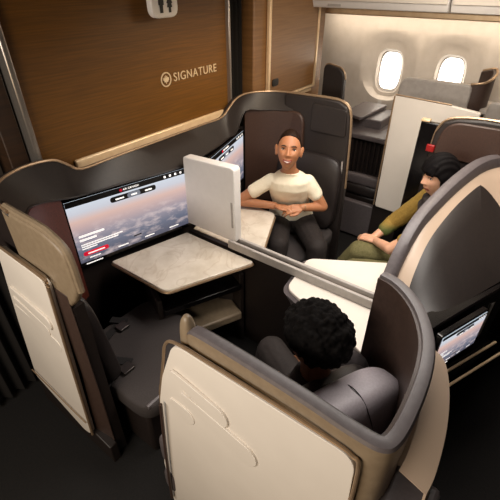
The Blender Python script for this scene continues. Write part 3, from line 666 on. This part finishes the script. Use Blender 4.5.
# ================================================================== OTTOMANS AND SEATS
def ottoman(cx, sgn, label, by=0, bw=.56, bx=-.245):
    """companion seat against the aisle wall, facing the centre line; sgn=+1 faces +X"""
    t = thing('companion_seat', label, 'seat', (cx, 1.38, 0), 0 if sgn > 0 else PI, group='companion seats facing the tables')
    bm = B(); add_cushion(bm, (.02, -.02, .40), (.58, .64, .12), None, p=7, n=8); finish(bm, 'seat_cushion', M['fabric_grey'], t)
    bm = B(); add_box(bm, (.02, 0, .18), (.52, .56, .34)); finish(bm, 'base', M['dark'], t, bevel=.02)
    R = Matrix.Rotation(-.12, 3, 'Y')
    bm = B(); add_cushion(bm, (bx, by, .74), (.10, bw, .60), R, p=5, n=8); finish(bm, 'backrest', M['leather'], t)
    bm = B(); add_tube(bm, [(-.24, -.305, .445), (.27, -.305, .435)], .012, 8); finish(bm, 'front_piping', M['greyviolet'], t)
    for (bx, by) in ((.02, .20), (-.16, -.06)):
        bm = B(); add_box(bm, (bx - .07, by + .02, .462), (.13, .045, .006), rz(.25)); add_box(bm, (bx + .02, by + .06, .466), (.045, .10, .006), rz(.5)); bl = finish(bm, 'seat_belt', M['belt'], t)
        bm = B(); add_prism(bm, rounded([(bx - .035, by - .03, .464), (bx + .035, by - .03, .464), (bx + .035, by + .03, .464), (bx - .035, by + .03, .464)], .01), (0, 0, .016)); finish(bm, 'buckle', M['buckle'], bl, bevel=.004)
    return t
ottoman(.86, 1, 'empty grey companion seat with two loose buckles below the left screen', .10, .40, -.262)
ottoman(2.36, -1, 'dark leather companion seat the smiling woman sits on')

def suite_seat(x, y, rot, label):
    t = thing('suite_chair', label, 'seat', (x, y, 0), rot, group='forward facing suite seats')
    bm = B(); add_cushion(bm, (0, .30, .42), (.50, .56, .14), None, p=6, n=8); finish(bm, 'seat_cushion', M['fabric_grey'], t)
    bm = B(); add_box(bm, (0, .28, .18), (.46, .50, .34)); finish(bm, 'base', M['dark'], t, bevel=.02)
    R = Matrix.Rotation(-.20, 3, 'X')
    bm = B(); add_cushion(bm, (0, .0, .70), (.50, .12, .60), R, p=5, n=8); finish(bm, 'backrest', M['leather'], t)
    bm = B(); add_cushion(bm, (.02, -.06, .945), (.46, .17, .25), R, p=3.4, n=8); hr = finish(bm, 'headrest', M['fabric_violet'], t)
    bm = B(); add_tube(bm, smooth_path([(.05, .02, 1.03), (.05, -.04, 1.072), (.05, -.10, 1.063), (.05, -.15, 1.0)], 5), .002, 6); finish(bm, 'seam', M['leather'], hr)
    return t
suite_seat(.80, .27, -.42, 'grey leather seat of the curly haired man inside the near shell')
suite_seat(2.36, .22, .42, 'grey leather seat of the dark haired woman behind the arched shell')

# ================================================================== WINDOW SUITES (far side of the right aisle)
wp = thing('suite_shell', 'tall pale slab of a window suite standing across the right aisle', 'suite wall', (3.25, .8, 0), group='suite walls')
def L4(p): return (p[0] - 3.25, p[1] - .8, p[2])
bm = B(); P = rounded([(3.25, 1.02, 1.385), (3.25, .62, 1.37), (3.25, .40, 1.35), (3.25, .40, .40), (3.24, 1.005, .425)], [.02, .02, .02, 0, .02]); add_prism(bm, [L4(p) for p in P], (.035, 0, 0)); pnl = finish(bm, 'outer_panel', M['white'], wp, bevel=.006)
bm = B(); add_tube(bm, [L4((3.252, 1.022, z)) for z in (1.38, .9, .43)], .007, 6); add_tube(bm, [L4((3.252, y, z)) for y, z in ((1.02, 1.39), (.6, 1.375))], .006, 6); finish(bm, 'edge_trim', M['bronze'], wp)
bm = B()
for z in (.665, .95): add_box(bm, L4((3.249, .72, z)), (.004, .56, .006))
add_box(bm, L4((3.249, .72, .68)), (.010, .55, .010)); finish(bm, 'groove', M['greyplastic'], pnl)
bm = B(); add_box(bm, L4((3.30, .72, .21)), (.05, .62, .42)); finish(bm, 'lower_wall', M['dark'], wp)
bm = B(); add_box(bm, L4((3.32, 1.20, .20)), (.06, .34, .36)); finish(bm, 'threshold', M['greyviolet'], wp, bevel=.012)

ws = thing('suite_shell', 'rounded grey suite wall under the middle of the cabin windows', 'suite wall', (3.9, .8, 0), group='suite walls')
def L5(p): return (p[0] - 3.9, p[1] - .8, p[2])
bm = B(); P = rounded([(3.88, 1.21, .02), (3.88, 1.20, 1.40), (3.88, .60, 1.40), (3.88, .58, .02)], [0, .10, .05, 0], 6); add_prism(bm, [L5(p) for p in P], (.06, 0, 0)); finish(bm, 'wall_body', M['greyplastic'], ws, bevel=.015, seg=3)
bm = B(); pth2 = smooth_path([(3.90, .62, 1.40), (3.90, .56, 1.41), (3.93, .50, 1.43), (4.02, .47, 1.47), (4.12, .50, 1.50), (4.16, .60, 1.47)], 5); add_sweep_wall(bm, [L5(p) for p in pth2], .03, .9, 1); finish(bm, 'wing', M['brownshell'], ws, bevel=.008)
bm = B(); add_tube(bm, [L5(p + Vector((0, 0, .004))) for p in pth2], .010, 6); finish(bm, 'edge_trim', M['bronze'], ws)
ws2 = thing('suite_shell', 'grey suite wall at the right edge below the second window', 'suite wall', (3.9, .2, 0), group='suite walls')
bm = B(); add_prism(bm, rounded([(-.05, .24, .02), (-.05, .24, 1.30), (-.05, -.5, 1.34), (-.05, -.5, .02)], [0, .06, .02, 0], 5), (.06, 0, 0)); finish(bm, 'wall_body', M['greyplastic'], ws2, bevel=.012)
bm = B(); add_box(bm, (.18, .10, 1.20), (.36, .40, .04)); finish(bm, 'side_ledge', M['greyplastic'], ws2, bevel=.01)
wf = thing('suite_shell', 'small dark rounded suite wall beside the wooden closet', 'suite wall', (3.75, 1.78, 0), group='suite walls')
bm = B(); P = rounded([(-.02, .12, .02), (-.02, .12, 1.46), (-.02, -.10, 1.42), (-.02, -.11, .02)], [0, .06, .09, 0], 6); add_prism(bm, P, (.07, 0, 0)); finish(bm, 'wall_body', M['charcoal'], wf, bevel=.012, seg=3)
bm = B(); add_tube(bm, [Vector((.015, p.y, p.z + .003)) for p in P if p.z > .6], .009, 6); finish(bm, 'edge_trim', M['bronze'], wf)
# window side table and low seat seen through the door gap
st = thing('side_console', 'grey two level side console under the first window', 'console', (3.95, 1.45, 0))
bm = B(); add_prism(bm, rounded([(-.24, .0, 1.0), (.36, -.04, 1.0), (.36, .22, 1.0), (-.14, .22, 1.0)], .03), (0, 0, .03)); finish(bm, 'ledge', M['greyviolet'], st, bevel=.006)
bm = B(); add_box(bm, (.12, .02, .5), (.44, .36, .98)); finish(bm, 'body', M['greyviolet'], st, bevel=.01)
bm = B(); add_prism(bm, rounded([(-.36, -.34, .86), (.1, -.36, .86), (.1, .04, .86), (-.34, .12, .86)], .04), (0, 0, .05)); finish(bm, 'lower_ledge', M['greyviolet'], st, bevel=.012)
bm = B()
for k in range(9): add_box(bm, (-.30, -.30 + k * .045, .68), (.02, .02, .32))
add_box(bm, (-.27, -.12, .68), (.02, .44, .34)); finish(bm, 'slatted_front', M['dark'], st)
so = thing('window_seat', 'dark rounded seat seen low through the gap beside the pale slab', 'seat', (3.58, 1.22, 0))
bm = B(); add_cushion(bm, (0, 0, .46), (.40, .44, .14), None, p=4, n=7); finish(bm, 'seat_cushion', M['leather'], so)
bm = B(); add_box(bm, (0, 0, .2), (.34, .40, .4)); finish(bm, 'base', M['dark'], so, bevel=.02)
bm = B(); add_cushion(bm, (-.16, 0, .56), (.07, .42, .10), None, p=4, n=6); finish(bm, 'armrest', M['greyviolet'], so)

# ================================================================== PEOPLE
def add_sphere(bm, c, r, rot=None, seg=14):
    s = (r, r, r) if not isinstance(r, (tuple, list)) else r
    bmesh.ops.create_uvsphere(bm, u_segments=seg, v_segments=max(6, seg * 2 // 3), radius=1, matrix=Matrix.Translation(c) @ (rot.to_4x4() if rot else Matrix()) @ Matrix.Diagonal((s[0], s[1], s[2], 1)))
def add_cap(bm, a, b, ra, rb, seg=14):
    a, b = Vector(a), Vector(b); add_sphere(bm, a, ra, None, seg); add_sphere(bm, b, rb, None, seg)
    d = b - a
    if d.length < 1e-5: return
    q = d.to_track_quat('Z', 'Y').to_matrix().to_4x4()
    bmesh.ops.create_cone(bm, cap_ends=True, segments=seg, radius1=ra, radius2=rb, depth=d.length, matrix=Matrix.Translation((a + b) / 2) @ q)
def chain(bm, pts, rad):
    for i in range(len(pts) - 1): add_cap(bm, pts[i], pts[i + 1], rad[i], rad[i + 1])
def add_torso(bm, rings, n=24):
    """rings: centre, right vector, forward vector, half width, half depth"""
    R = []
    for c, r, f, w, d in rings:
        c, r, f = Vector(c), Vector(r).normalized(), Vector(f).normalized()
        R.append([bm.verts.new(c + r * w * math.copysign(abs(math.cos(t)) ** .85, math.cos(t)) + f * d * math.copysign(abs(math.sin(t)) ** .85, math.sin(t))) for t in [2 * PI * k / n for k in range(n)]])
    for i in range(len(R) - 1):
        for k in range(n): bm.faces.new((R[i][k], R[i][(k + 1) % n], R[i + 1][(k + 1) % n], R[i + 1][k]))
    bm.faces.new(R[0][::-1]); bm.faces.new(R[-1])
def solidify(bm, voxel, smooth_it, name, mats, parent=None, factor=.5):
    bmesh.ops.recalc_face_normals(bm, faces=bm.faces[:])
    me = bpy.data.meshes.new(name + '_raw'); bm.to_mesh(me); bm.free()
    t = bpy.data.objects.new(name + '_raw', me); col.objects.link(t)
    r = t.modifiers.new('r', 'REMESH'); r.mode = 'VOXEL'; r.voxel_size = voxel; r.use_smooth_shade = True
    s = t.modifiers.new('s', 'SMOOTH'); s.factor = factor; s.iterations = smooth_it
    bpy.context.view_layer.update()
    dg = bpy.context.evaluated_depsgraph_get(); out = bpy.data.meshes.new_from_object(t.evaluated_get(dg))
    bpy.data.objects.remove(t); bpy.data.meshes.remove(me); out.name = name; out.materials.clear()
    for m in mats: out.materials.append(m)
    for p in out.polygons: p.use_smooth = True; p.material_index = 0
    o = bpy.data.objects.new(name, out); col.objects.link(o)
    if parent is not None: o.parent = parent
    return o
def G(x, s): return math.exp(-(x / s) ** 2)
def head_point(d, smile=0, fem=1):
    x, y, z = d
    a, c = (.068 if fem else .073), .115; b = .083 if y > 0 else .098
    X, Y, Z = a * x, b * y, c * z
    if z < 0:
        t = -z; X *= 1 - (.30 if fem else .22) * t ** 1.6
        if y < 0: Y *= 1 - .60 * t
        else: Y *= 1 + .02 * t
    if y > 0:
        # flatten the face a little, then features
        Y = Y * (1 - .10 * G(X, .05) * G(Z, .08)) + .004 * G(X, .05)
        fr = max(0.0, y) ** .6
        e = 0
        if Z > -.030: hn = max(0, min(1, (.018 - Z) / .048)); e += (.004 + .020 * hn ** 1.3) * G(X, .007 + .006 * hn) * (1 if Z < .012 else G(Z - .012, .014))
        else: e += .024 * G(X, .013) * G(Z + .030, .008)
        e += .006 * (G(X - .013, .006) + G(X + .013, .006)) * G(Z + .033, .007)
        for s in (-1, 1):
            e -= .010 * G(X - s * .031, .017) * G(Z - .003, .011)
            e += .004 * G(X - s * .030, .022) * G(Z - .026, .008)
            e += (.005 + .004 * smile) * G(X - s * .040, .018) * G(Z + .030, .018)
        wl = .022 + .007 * smile
        e += .007 * G(X, wl) * G(Z + .062, .007) + .007 * G(X, wl * .8) * G(Z + .074, .006)
        e -= .004 * G(X, wl) * G(Z + .068, .0025)
        e -= .004 * G(X, .02) * G(Z + .086, .006)
        e += .007 * G(X, .018) * G(Z + .102, .014)
        Y += e * fr
    return Vector((X, Y, Z))
def surf_y(x, z, fem=1, smile=0):
    best = None
    for i in range(-60, 61):
        for j in range(-60, 61):
            dx, dz = i / 60 * .75, j / 60 * .75; q = 1 - dx * dx - dz * dz
            if q <= 0: continue
            p = head_point((dx, math.sqrt(q), dz), smile, fem); e = (p.x - x) ** 2 + (p.z - z) ** 2
            if best is None or e < best[0]: best = (e, p.y)
    return best[1]
def dirs(nu, nv):
    for i in range(nv + 1):
        v = -PI / 2 + PI * i / nv
        yield [(math.cos(v) * math.sin(2 * PI * j / nu), math.cos(v) * math.cos(2 * PI * j / nu), math.sin(v)) for j in range(nu)]
def dir_mesh(bm, fn, nu=120, nv=90):
    rows = list(dirs(nu, nv)); V = []
    bot = bm.verts.new(fn((0, 0, -1))); top = bm.verts.new(fn((0, 0, 1)))
    for r in rows[1:-1]: V.append([bm.verts.new(fn(d)) for d in r])
    for i in range(len(V) - 1):
        for j in range(nu): bm.faces.new((V[i][j], V[i][(j + 1) % nu], V[i + 1][(j + 1) % nu], V[i + 1][j]))
    for j in range(nu): bm.faces.new((bot, V[0][(j + 1) % nu], V[0][j])); bm.faces.new((top, V[-1][j], V[-1][(j + 1) % nu]))
def interp(tab, x):
    if x <= tab[0][0]: return tab[0][1]
    for (a, va), (b, vb) in zip(tab, tab[1:]):
        if x <= b: return va + (vb - va) * (x - a) / (b - a)
    return tab[-1][1]
def frame(pos, fwd, up=(0, 0, 1), s=1.0):
    f = Vector(fwd).normalized(); r = f.cross(Vector(up)).normalized(); u = r.cross(f)
    return Matrix.Translation(pos) @ Matrix(((r.x, f.x, u.x), (r.y, f.y, u.y), (r.z, f.z, u.z))).to_4x4() @ Matrix.Scale(s, 4)
def add_hand(bm, w, d, n, side, curl=.35, s=1.0, spread=.06):
    """palm and five fingers; d along the hand, n out of the back of the hand, side=+1 when the thumb lies towards n x d"""
    w, d, n = Vector(w), Vector(d).normalized(), Vector(n).normalized(); n = (n - d * n.dot(d)).normalized(); lat = n.cross(d) * side
    for k, off in enumerate((.030, .011, -.009, -.027)):
        kn = w + (d * (.088 - .006 * abs(k - 1)) + lat * off) * s
        add_cap(bm, w + lat * off * .55 * s + d * .01 * s, kn, .014 * s, .0115 * s, 10)
        L = (.040, .045, .041, .032)[k]; p = kn; a = curl * .6
        dd = (d + lat * (off * spread / .03)).normalized()
        for j, m in enumerate((1, .66, .52)):
            q = p + (dd * math.cos(a) - n * math.sin(a)) * L * m * s
            add_cap(bm, p, q, (.0098 - .0010 * j) * s, (.0090 - .0011 * j) * s, 10); p = q; a += curl * 1.15
    t0 = w + (d * .022 + lat * .024) * s; t1 = t0 + (d * .030 + lat * .024 - n * .010) * s; t2 = t1 + (d * .030 + lat * .004 - n * .006) * s; t3 = t2 + (d * .024 - lat * .004 - n * .004) * s
    chain(bm, [t0, t1, t2, t3], [.014 * s, .0115 * s, .010 * s, .008 * s])
def person(base, label, skin, head_m, body_fn, smile, fem, lip_mat):
    bm = B(); hb = B(); dir_mesh(hb, lambda d: head_point(d, smile, fem)); 
    for sx in (-1, 1):
        add_sphere(hb, (sx * .074, -.008, -.008), (.009, .018, .031), Matrix.Rotation(sx * .25, 3, 'Z')); add_sphere(hb, (sx * .078, -.014, .006), (.008, .016, .020), Matrix.Rotation(sx * .4, 3, 'Z'))
    me = bpy.data.meshes.new('tmp'); bmesh.ops.transform(hb, matrix=head_m, verts=hb.verts[:]); hb.to_mesh(me); hb.free(); bm.from_mesh(me); bpy.data.meshes.remove(me)
    body_fn(bm)
    bmesh.ops.translate(bm, verts=bm.verts[:], vec=-Vector(base))
    o = solidify(bm, .0036, 3, 'person', [skin, lip_mat, M['teeth']])
    o.location = base; tag(o, label, 'person')
    inv = head_m.inverted(); off = Vector(base)
    for p in o.data.polygons:
        c = inv @ (p.center + off)
        if c.y > .045 and abs(c.x) < .034:
            bow = .010 * smile * (c.x / .026) ** 2; z = c.z - bow
            if smile and abs(z + .068) < .0036 - .12 * abs(c.x) and abs(c.x) < .020: p.material_index = 2
            elif abs(c.x) < .026 and -.077 < z < -.0585 and (abs(z + .068) < .0115 - 6.5 * c.x * c.x): p.material_index = 1
    def place(obm, name, m, mw=head_m):
        bmesh.ops.transform(obm, matrix=Matrix.Translation(-off) @ mw, verts=obm.verts[:]); return finish(obm, name, m, o)
    yq = lambda x, z: surf_y(x, z, fem, smile)
    ye = yq(.031, .002)
    for s in (-1, 1):
        e = B(); add_sphere(e, (s * .031, ye - .0085, .002), (.0125, .0105, .0085), None, 20); ey = place(e, 'eye', M['sclera'])
        e = B(); add_sphere(e, (s * .0305, ye - .0008, .002), (.0066, .0040, .0066), None, 16); finish_child(e, 'iris', M['iris'], ey, Matrix.Translation(-off) @ head_m)
        e = B(); add_tube(e, [(s * x, yq(x, z) + .0008, z) for x, z in ((.015, .0195), (.026, .0235), (.036, .0235), (.047, .0175))], [.0020, .0030, .0028, .0012], 8); place(e, 'eyebrow', M['brow'])
        e = B(); add_tube(e, [(s * x, max(yq(x, z), ye - .002 - (x - .031) ** 2 * 20) + .0012, z) for x, z in ((.019, .003), (.025, .0090), (.034, .0098), (.0435, .0045))], [.0010, .0020, .0022, .0012], 6); place(e, 'eyelashes', M['brow'])
    return o
def finish_child(bm, name, m, parent, mw):
    bmesh.ops.transform(bm, matrix=mw, verts=bm.verts[:]); return finish(bm, name, m, parent)
def garment(owner, name, m, fn, voxel=.006, it=5, crease=.0):
    bm = B(); fn(bm); bmesh.ops.translate(bm, verts=bm.verts[:], vec=-owner.location)
    o = solidify(bm, voxel, it, name, [m], owner)
    if crease:
        tx = bpy.data.textures.new(name + '_folds', 'CLOUDS'); tx.noise_scale = .06
        dm = o.modifiers.new('folds', 'DISPLACE'); dm.texture = tx; dm.strength = crease; dm.mid_level = .5
    return o
def hair_shell(owner, head_m, table, thick, m, extra=None, wave=.0, name='hair', fem=1, soft=.12):
    bm = B(); h = B()
    def fn(d):
        p = head_point(d, 0, fem); p = Vector((d[0] * (.069 if fem else .075), d[1] * (.084 if d[1] > 0 else .099), p.z)) if d[2] > -.2 else p
        g = d[2] - interp(table, d[1]); k = max(0, min(1, g / soft + .5))
        lay = thick * (1 + wave * math.sin(d[0] * 25 + d[2] * 6) * .5)
        n = Vector((d[0], d[1], d[2]))
        return p * (.86 + .14 * k) + n * lay * k
    dir_mesh(h, fn, 96, 72)
    if extra: extra(h)
    bmesh.ops.transform(h, matrix=Matrix.Translation(-owner.location) @ head_m, verts=h.verts[:])
    return solidify(h, .004, 2, name, [m], owner)

# ---- smiling woman in the cream top
def woman_cream():
    base = Vector((2.40, 1.38, .46)); hp = Vector((2.19, 1.31, 1.20)); fwd = Vector((-.86, -.46, .33))
    hm = frame(hp, fwd, (.0, -.06, 1), 1.12)
    tf = Vector((-.84, -.54, 0)).normalized(); tr = Vector((-tf.y, tf.x, 0)) * -1      # tr = her right
    tr = tf.cross(Vector((0, 0, 1)))
    hip = Vector((2.42, 1.40, .54)); waist = Vector((2.37, 1.375, .72)); chest = Vector((2.285, 1.345, .90)); sh = Vector((2.255, 1.33, .99)); neck = Vector((2.235, 1.325, 1.045))
    RS, LS = sh + tr * .130 + Vector((0, 0, -.04)), sh - tr * .130 + Vector((0, 0, -.04))
    RE, RW = Vector((2.055, 1.64, .775)), Vector((2.155, 1.385, .775)); LE, LW = Vector((2.385, 1.115, .755)), Vector((2.235, 1.20, .785))
    lk, rk = Vector((2.17, 1.02, .55)), Vector((2.03, 1.26, .55))
    la, ra = Vector((2.06, .98, .12)), Vector((1.88, 1.20, .12))
    up = Vector((0, 0, 1))
    def rings(g):
        lean = (chest - waist).normalized()
        return [(hip - up * .06, tr, tf, .165 + g, .115 + g), (hip + up * .05, tr, tf, .165 + g, .115 + g), (waist, tr, tf, .125 + g, .092 + g), (waist.lerp(chest, .55), tr, tf, .14 + g, .108 + g), (chest, tr, tf, .140 + g, .112 + g), (sh - up * .03, tr, tf, .128 + g, .082 + g), (sh + up * .018, tr, tf, .085 + g, .058 + g), (neck, tr, tf, .052 + g, .052 + g)]
    def body(bm):
        add_torso(bm, rings(0)); add_cap(bm, neck - up * .02, hp - fwd * .012 - up * .05, .050, .047)
        chain(bm, [RS, RE, RW], [.047, .038, .026]); chain(bm, [LS, LE, LW], [.047, .038, .026])
        add_hand(bm, RW, (LW - RW) * 1.0 + Vector((-.03, .0, .01)), (0.25, 0.1, .9), -1, .42, .92); add_hand(bm, LW, Vector((-.75, .65, -.02)), (-.35, -.35, .8), 1, .5, .92)
        chain(bm, [hip + tr * .09, rk, ra], [.085, .055, .04]); chain(bm, [hip - tr * .09, lk, la], [.085, .055, .04])
        for a in (ra, la): add_cap(bm, a - up * .06, a - up * .07 + tf * .14, .035, .028)
    o = person(base, 'smiling woman in a cream short sleeved top leaning with clasped hands on the table', M['skin_w'], hm, body, 1, 1, M['lips_w'])
    T = [(-1, -.55), (-.5, -.28), (-.15, .02), (.15, .21), (.35, .44), (.55, .59), (.75, .67), (1, .70)]
    hair_shell(o, hm, T, .0045, M['hair_brown'], lambda h: add_sphere(h, (0, -.115, .035), (.038, .032, .038)), soft=.05)
    def top(bm):
        rr = rings(.013)[1:-1]; add_torso(bm, rr); add_torso(bm, [(sh - up * .02, tr, tf, .136, .082), (sh + up * .018, tr, tf, .098, .066), (neck - up * .014, tr, tf, .064, .062)])
        for S, E in ((RS, RE), (LS, LE)): add_cap(bm, S, S.lerp(E, .50), .050, .053)
    t = garment(o, 'knit_top', M['tee'], top, .005, 16, .007)
    def pants(bm):
        add_torso(bm, rings(.014)[:2]); chain(bm, [hip + tr * .09, rk, ra], [.10, .075, .06]); chain(bm, [hip - tr * .09, lk, la], [.10, .075, .06])
    garment(o, 'trousers', M['trousers'], pants, .007, 5, .006)
    for a in (ra, la):
        b = B(); add_cap(b, a - up * .06, a - up * .075 + tf * .15, .043, .034); bmesh.ops.translate(b, verts=b.verts[:], vec=-o.location); finish(b, 'shoe', M['shoe'], o)
    b = B(); add_tube(b, [LW - (LE - LW).normalized() * -.015 + v * .029 for v in [Vector((math.cos(k * PI / 8) * .5, math.cos(k * PI / 8) * .8, math.sin(k * PI / 8))) for k in range(16)]], .003, 6, True); bmesh.ops.translate(b, verts=b.verts[:], vec=-o.location); finish(b, 'bracelet', M['bronze'], o)
woman_cream()

# ---- dark haired woman seen in profile
def woman_dark():
    base = Vector((2.36, .24, .48)); hp = Vector((2.37, .405, 1.195)); fwd = Vector((-.70, .70, -.10)); up = Vector((0, 0, 1))
    hm = frame(hp, fwd, (-.05, .05, 1), 1.04)
    tf = Vector((-.45, .89, 0)).normalized(); tr = tf.cross(up)
    hip = Vector((2.38, .24, .56)); waist = Vector((2.38, .27, .74)); chest = Vector((2.39, .32, .90)); sh = Vector((2.40, .36, .985)); neck = Vector((2.395, .375, 1.05))
    RS, LS = sh + tr * .155 + tf * .02, sh - tr * .165
    RE, RW = Vector((2.515, .625, .735)), Vector((2.40, .705, .64)); LE, LW = Vector((2.20, .53, .72)), Vector((2.335, .665, .655))
    rk, lk = Vector((2.30, .76, .55)), Vector((2.08, .70, .55)); ra, la = Vector((2.25, .98, .14)), Vector((1.98, .92, .14))
    def rings(g): return [(hip - up * .06, tr, tf, .165 + g, .12 + g), (hip + up * .05, tr, tf, .16 + g, .115 + g), (waist, tr, tf, .125 + g, .095 + g), (chest, tr, tf, .15 + g, .112 + g), (sh - up * .02, tr, tf, .148 + g, .085 + g), (sh + up * .03, tr, tf, .10 + g, .06 + g), (neck, tr, tf, .055 + g, .052 + g)]
    def body(bm):
        add_torso(bm, rings(0)); add_cap(bm, neck - up * .02, hp - fwd * .015 - up * .05, .050, .046)
        chain(bm, [RS, RE, RW], [.045, .037, .026]); chain(bm, [LS, LE, LW], [.045, .037, .027])
        add_hand(bm, RW, Vector((-.62, .55, -.42)), (-.3, .2, .9), 1, .38, .95); add_hand(bm, LW, Vector((.25, .92, -.10)), (-.15, .1, .95), -1, .30, .95)
        chain(bm, [hip + tr * .09, rk, ra], [.085, .055, .04]); chain(bm, [hip - tr * .09, lk, la], [.085, .055, .04])
        for a in (ra, la): add_cap(bm, a - up * .06, a - up * .07 + tf * .14, .035, .028)
    o = person(base, 'dark haired woman in a mustard top, seen in profile, hands on her knee', M['skin_d'], hm, body, 0, 1, M['lips_w'])
    T = [(-1, -.98), (.0, -.9), (.18, -.5), (.30, -.05), (.52, .20), (.85, .25), (1, .27)]
    def locks(h):
        add_sphere(h, (0, -.060, -.075), (.075, .055, .085))
        for s in (-1, 1):
            add_cap(h, (s * .072, -.018, .0), (s * .074, -.022, -.10), .022, .018); add_cap(h, (s * .078, -.035, .0), (s * .076, -.04, -.13), .030, .022); add_cap(h, (s * .060, -.07, -.02), (s * .055, -.075, -.15), .032, .02)
        for k in range(-3, 4): add_cap(h, (k * .017, .070 - abs(k) * .006, .075), (k * .018, .0865 - abs(k) * .0052, .030), .012, .007)
    hair_shell(o, hm, T, .017, M['hair_black'], locks, .25)
    def top(bm):
        add_torso(bm, rings(.012)[1:-1]); chain(bm, [RS, RE, RE.lerp(RW, .45)], [.062, .056, .047]); add_cap(bm, LS, LS.lerp(LE, .7), .060, .052)
    garment(o, 'knit_sweater', M['mustard'], top, .006, 5, .010)
    def vest(bm): add_torso(bm, rings(.024)[2:-1]); add_torso(bm, [(sh - up * .0, tr, tf, .12, .10), (neck - up * .005, tr, tf, .085, .085), (neck + up * .02, tr, tf, .065, .062)])
    garment(o, 'vest', M['scarf'], vest, .006, 4, .010)
    def pants(bm):
        add_torso(bm, rings(.014)[:2]); chain(bm, [hip + tr * .09, rk, ra], [.10, .078, .06]); chain(bm, [hip - tr * .09, lk, la], [.10, .078, .06])
    garment(o, 'trousers', M['olive'], pants, .007, 5, .008)
    for a in (ra, la):
        b = B(); add_cap(b, a - up * .06, a - up * .075 + tf * .15, .043, .034); bmesh.ops.translate(b, verts=b.verts[:], vec=-o.location); finish(b, 'shoe', M['shoe'], o)
woman_dark()

# ---- curly haired man seen from behind
def man_curly():
    base = Vector((.86, .34, .50)); hp = Vector((.905, .395, 1.105)); fwd = Vector((.10, .98, -.16)); up = Vector((0, 0, 1))
    hm = frame(hp, fwd, (.0, .1, 1), 1.06)
    tf = Vector((.42, .90, 0)).normalized(); tr = tf.cross(up)
    hip = Vector((.87, .37, .57)); waist = Vector((.87, .37, .70)); chest = Vector((.875, .36, .82)); sh = Vector((.885, .36, .895)); neck = Vector((.893, .368, .955))
    RS, LS = sh + tr * .175, sh - tr * .165
    RE, RW = Vector((1.13, .38, .66)), Vector((1.16, .50, .60)); LE, LW = Vector((.76, .46, .66)), Vector((.99, .54, .63))
    rk, lk = Vector((1.18, .74, .56)), Vector((.93, .85, .56)); ra, la = Vector((1.22, .84, .13)), Vector((.98, .98, .13))
    def rings(g): return [(hip - up * .06, tr, tf, .165 + g, .12 + g), (hip + up * .05, tr, tf, .16 + g, .115 + g), (waist, tr, tf, .15 + g, .105 + g), (chest, tr, tf, .175 + g, .118 + g), (sh - up * .01, tr, tf, .168 + g, .09 + g), (sh + up * .03, tr, tf, .11 + g, .07 + g), (neck, tr, tf, .062 + g, .058 + g)]
    def body(bm):
        add_torso(bm, rings(0)); add_cap(bm, neck - up * .02, hp - fwd * .015 - up * .05, .057, .054)
        chain(bm, [RS, RE, RW], [.05, .042, .029]); chain(bm, [LS, LE, LW], [.05, .042, .029])
        add_hand(bm, RW, (.3, .9, -.2), (0, .1, 1), -1, .3, 1.05); add_hand(bm, LW, (.85, .5, -.1), (0, .1, 1), 1, .3, 1.05)
        chain(bm, [hip + tr * .09, rk, ra], [.085, .058, .042]); chain(bm, [hip - tr * .09, lk, la], [.085, .058, .042])
        for a in (ra, la): add_cap(bm, a - up * .06, a - up * .07 + tf * .14, .035, .028)
    o = person(base, 'man with short curly black hair seen from behind, seated in the near shell', M['skin_m'], hm, body, 0, 0, M['skin_m'])
    h = B(); rnd = random.Random(3)
    add_sphere(h, (0, -.012, .032), (.086, .102, .098), None, 24)
    n = 620
    for k in range(n):
        z = 1 - 2 * (k + .5) / n; ph = k * 2.39996; r = math.sqrt(1 - z * z); d = (r * math.sin(ph), r * math.cos(ph), z)
        lim = interp([(-1, -.60), (-.4, -.42), (.0, -.10), (.4, .15), (.75, .45), (1, .55)], d[1])
        if z < lim: continue
        rr = 1 + rnd.uniform(-.03, .10)
        add_sphere(h, (d[0] * .093 * rr, -.012 + d[1] * .108 * rr, .028 + d[2] * .104 * rr), (rnd.uniform(.010, .016), rnd.uniform(.010, .016), rnd.uniform(.009, .014)), Matrix.Rotation(rnd.uniform(0, 3), 3, 'X'), 8)
    bmesh.ops.transform(h, matrix=Matrix.Translation(-o.location) @ hm, verts=h.verts[:]); solidify(h, .0035, 1, 'hair', [M['hair_curly']], o)
    def coat(bm):
        add_torso(bm, rings(.016)[1:-1]); add_torso(bm, [(sh, tr, tf, .13, .09), (neck + up * .012, tr, tf, .075, .072)])
        chain(bm, [RS, RE, RE.lerp(RW, .9)], [.068, .058, .042]); chain(bm, [LS, LE, LE.lerp(LW, .9)], [.068, .058, .042])
    garment(o, 'jacket', M['jacket'], coat, .006, 5, .008)
    def pants(bm):
        add_torso(bm, rings(.014)[:2]); chain(bm, [hip + tr * .09, rk, ra], [.10, .078, .06]); chain(bm, [hip - tr * .09, lk, la], [.10, .078, .06])
    garment(o, 'trousers', M['trousers'], pants, .007, 5, .008)
    for a in (ra, la):
        b = B(); add_cap(b, a - up * .06, a - up * .075 + tf * .15, .043, .034); bmesh.ops.translate(b, verts=b.verts[:], vec=-o.location); finish(b, 'shoe', M['shoe'], o)
man_curly()
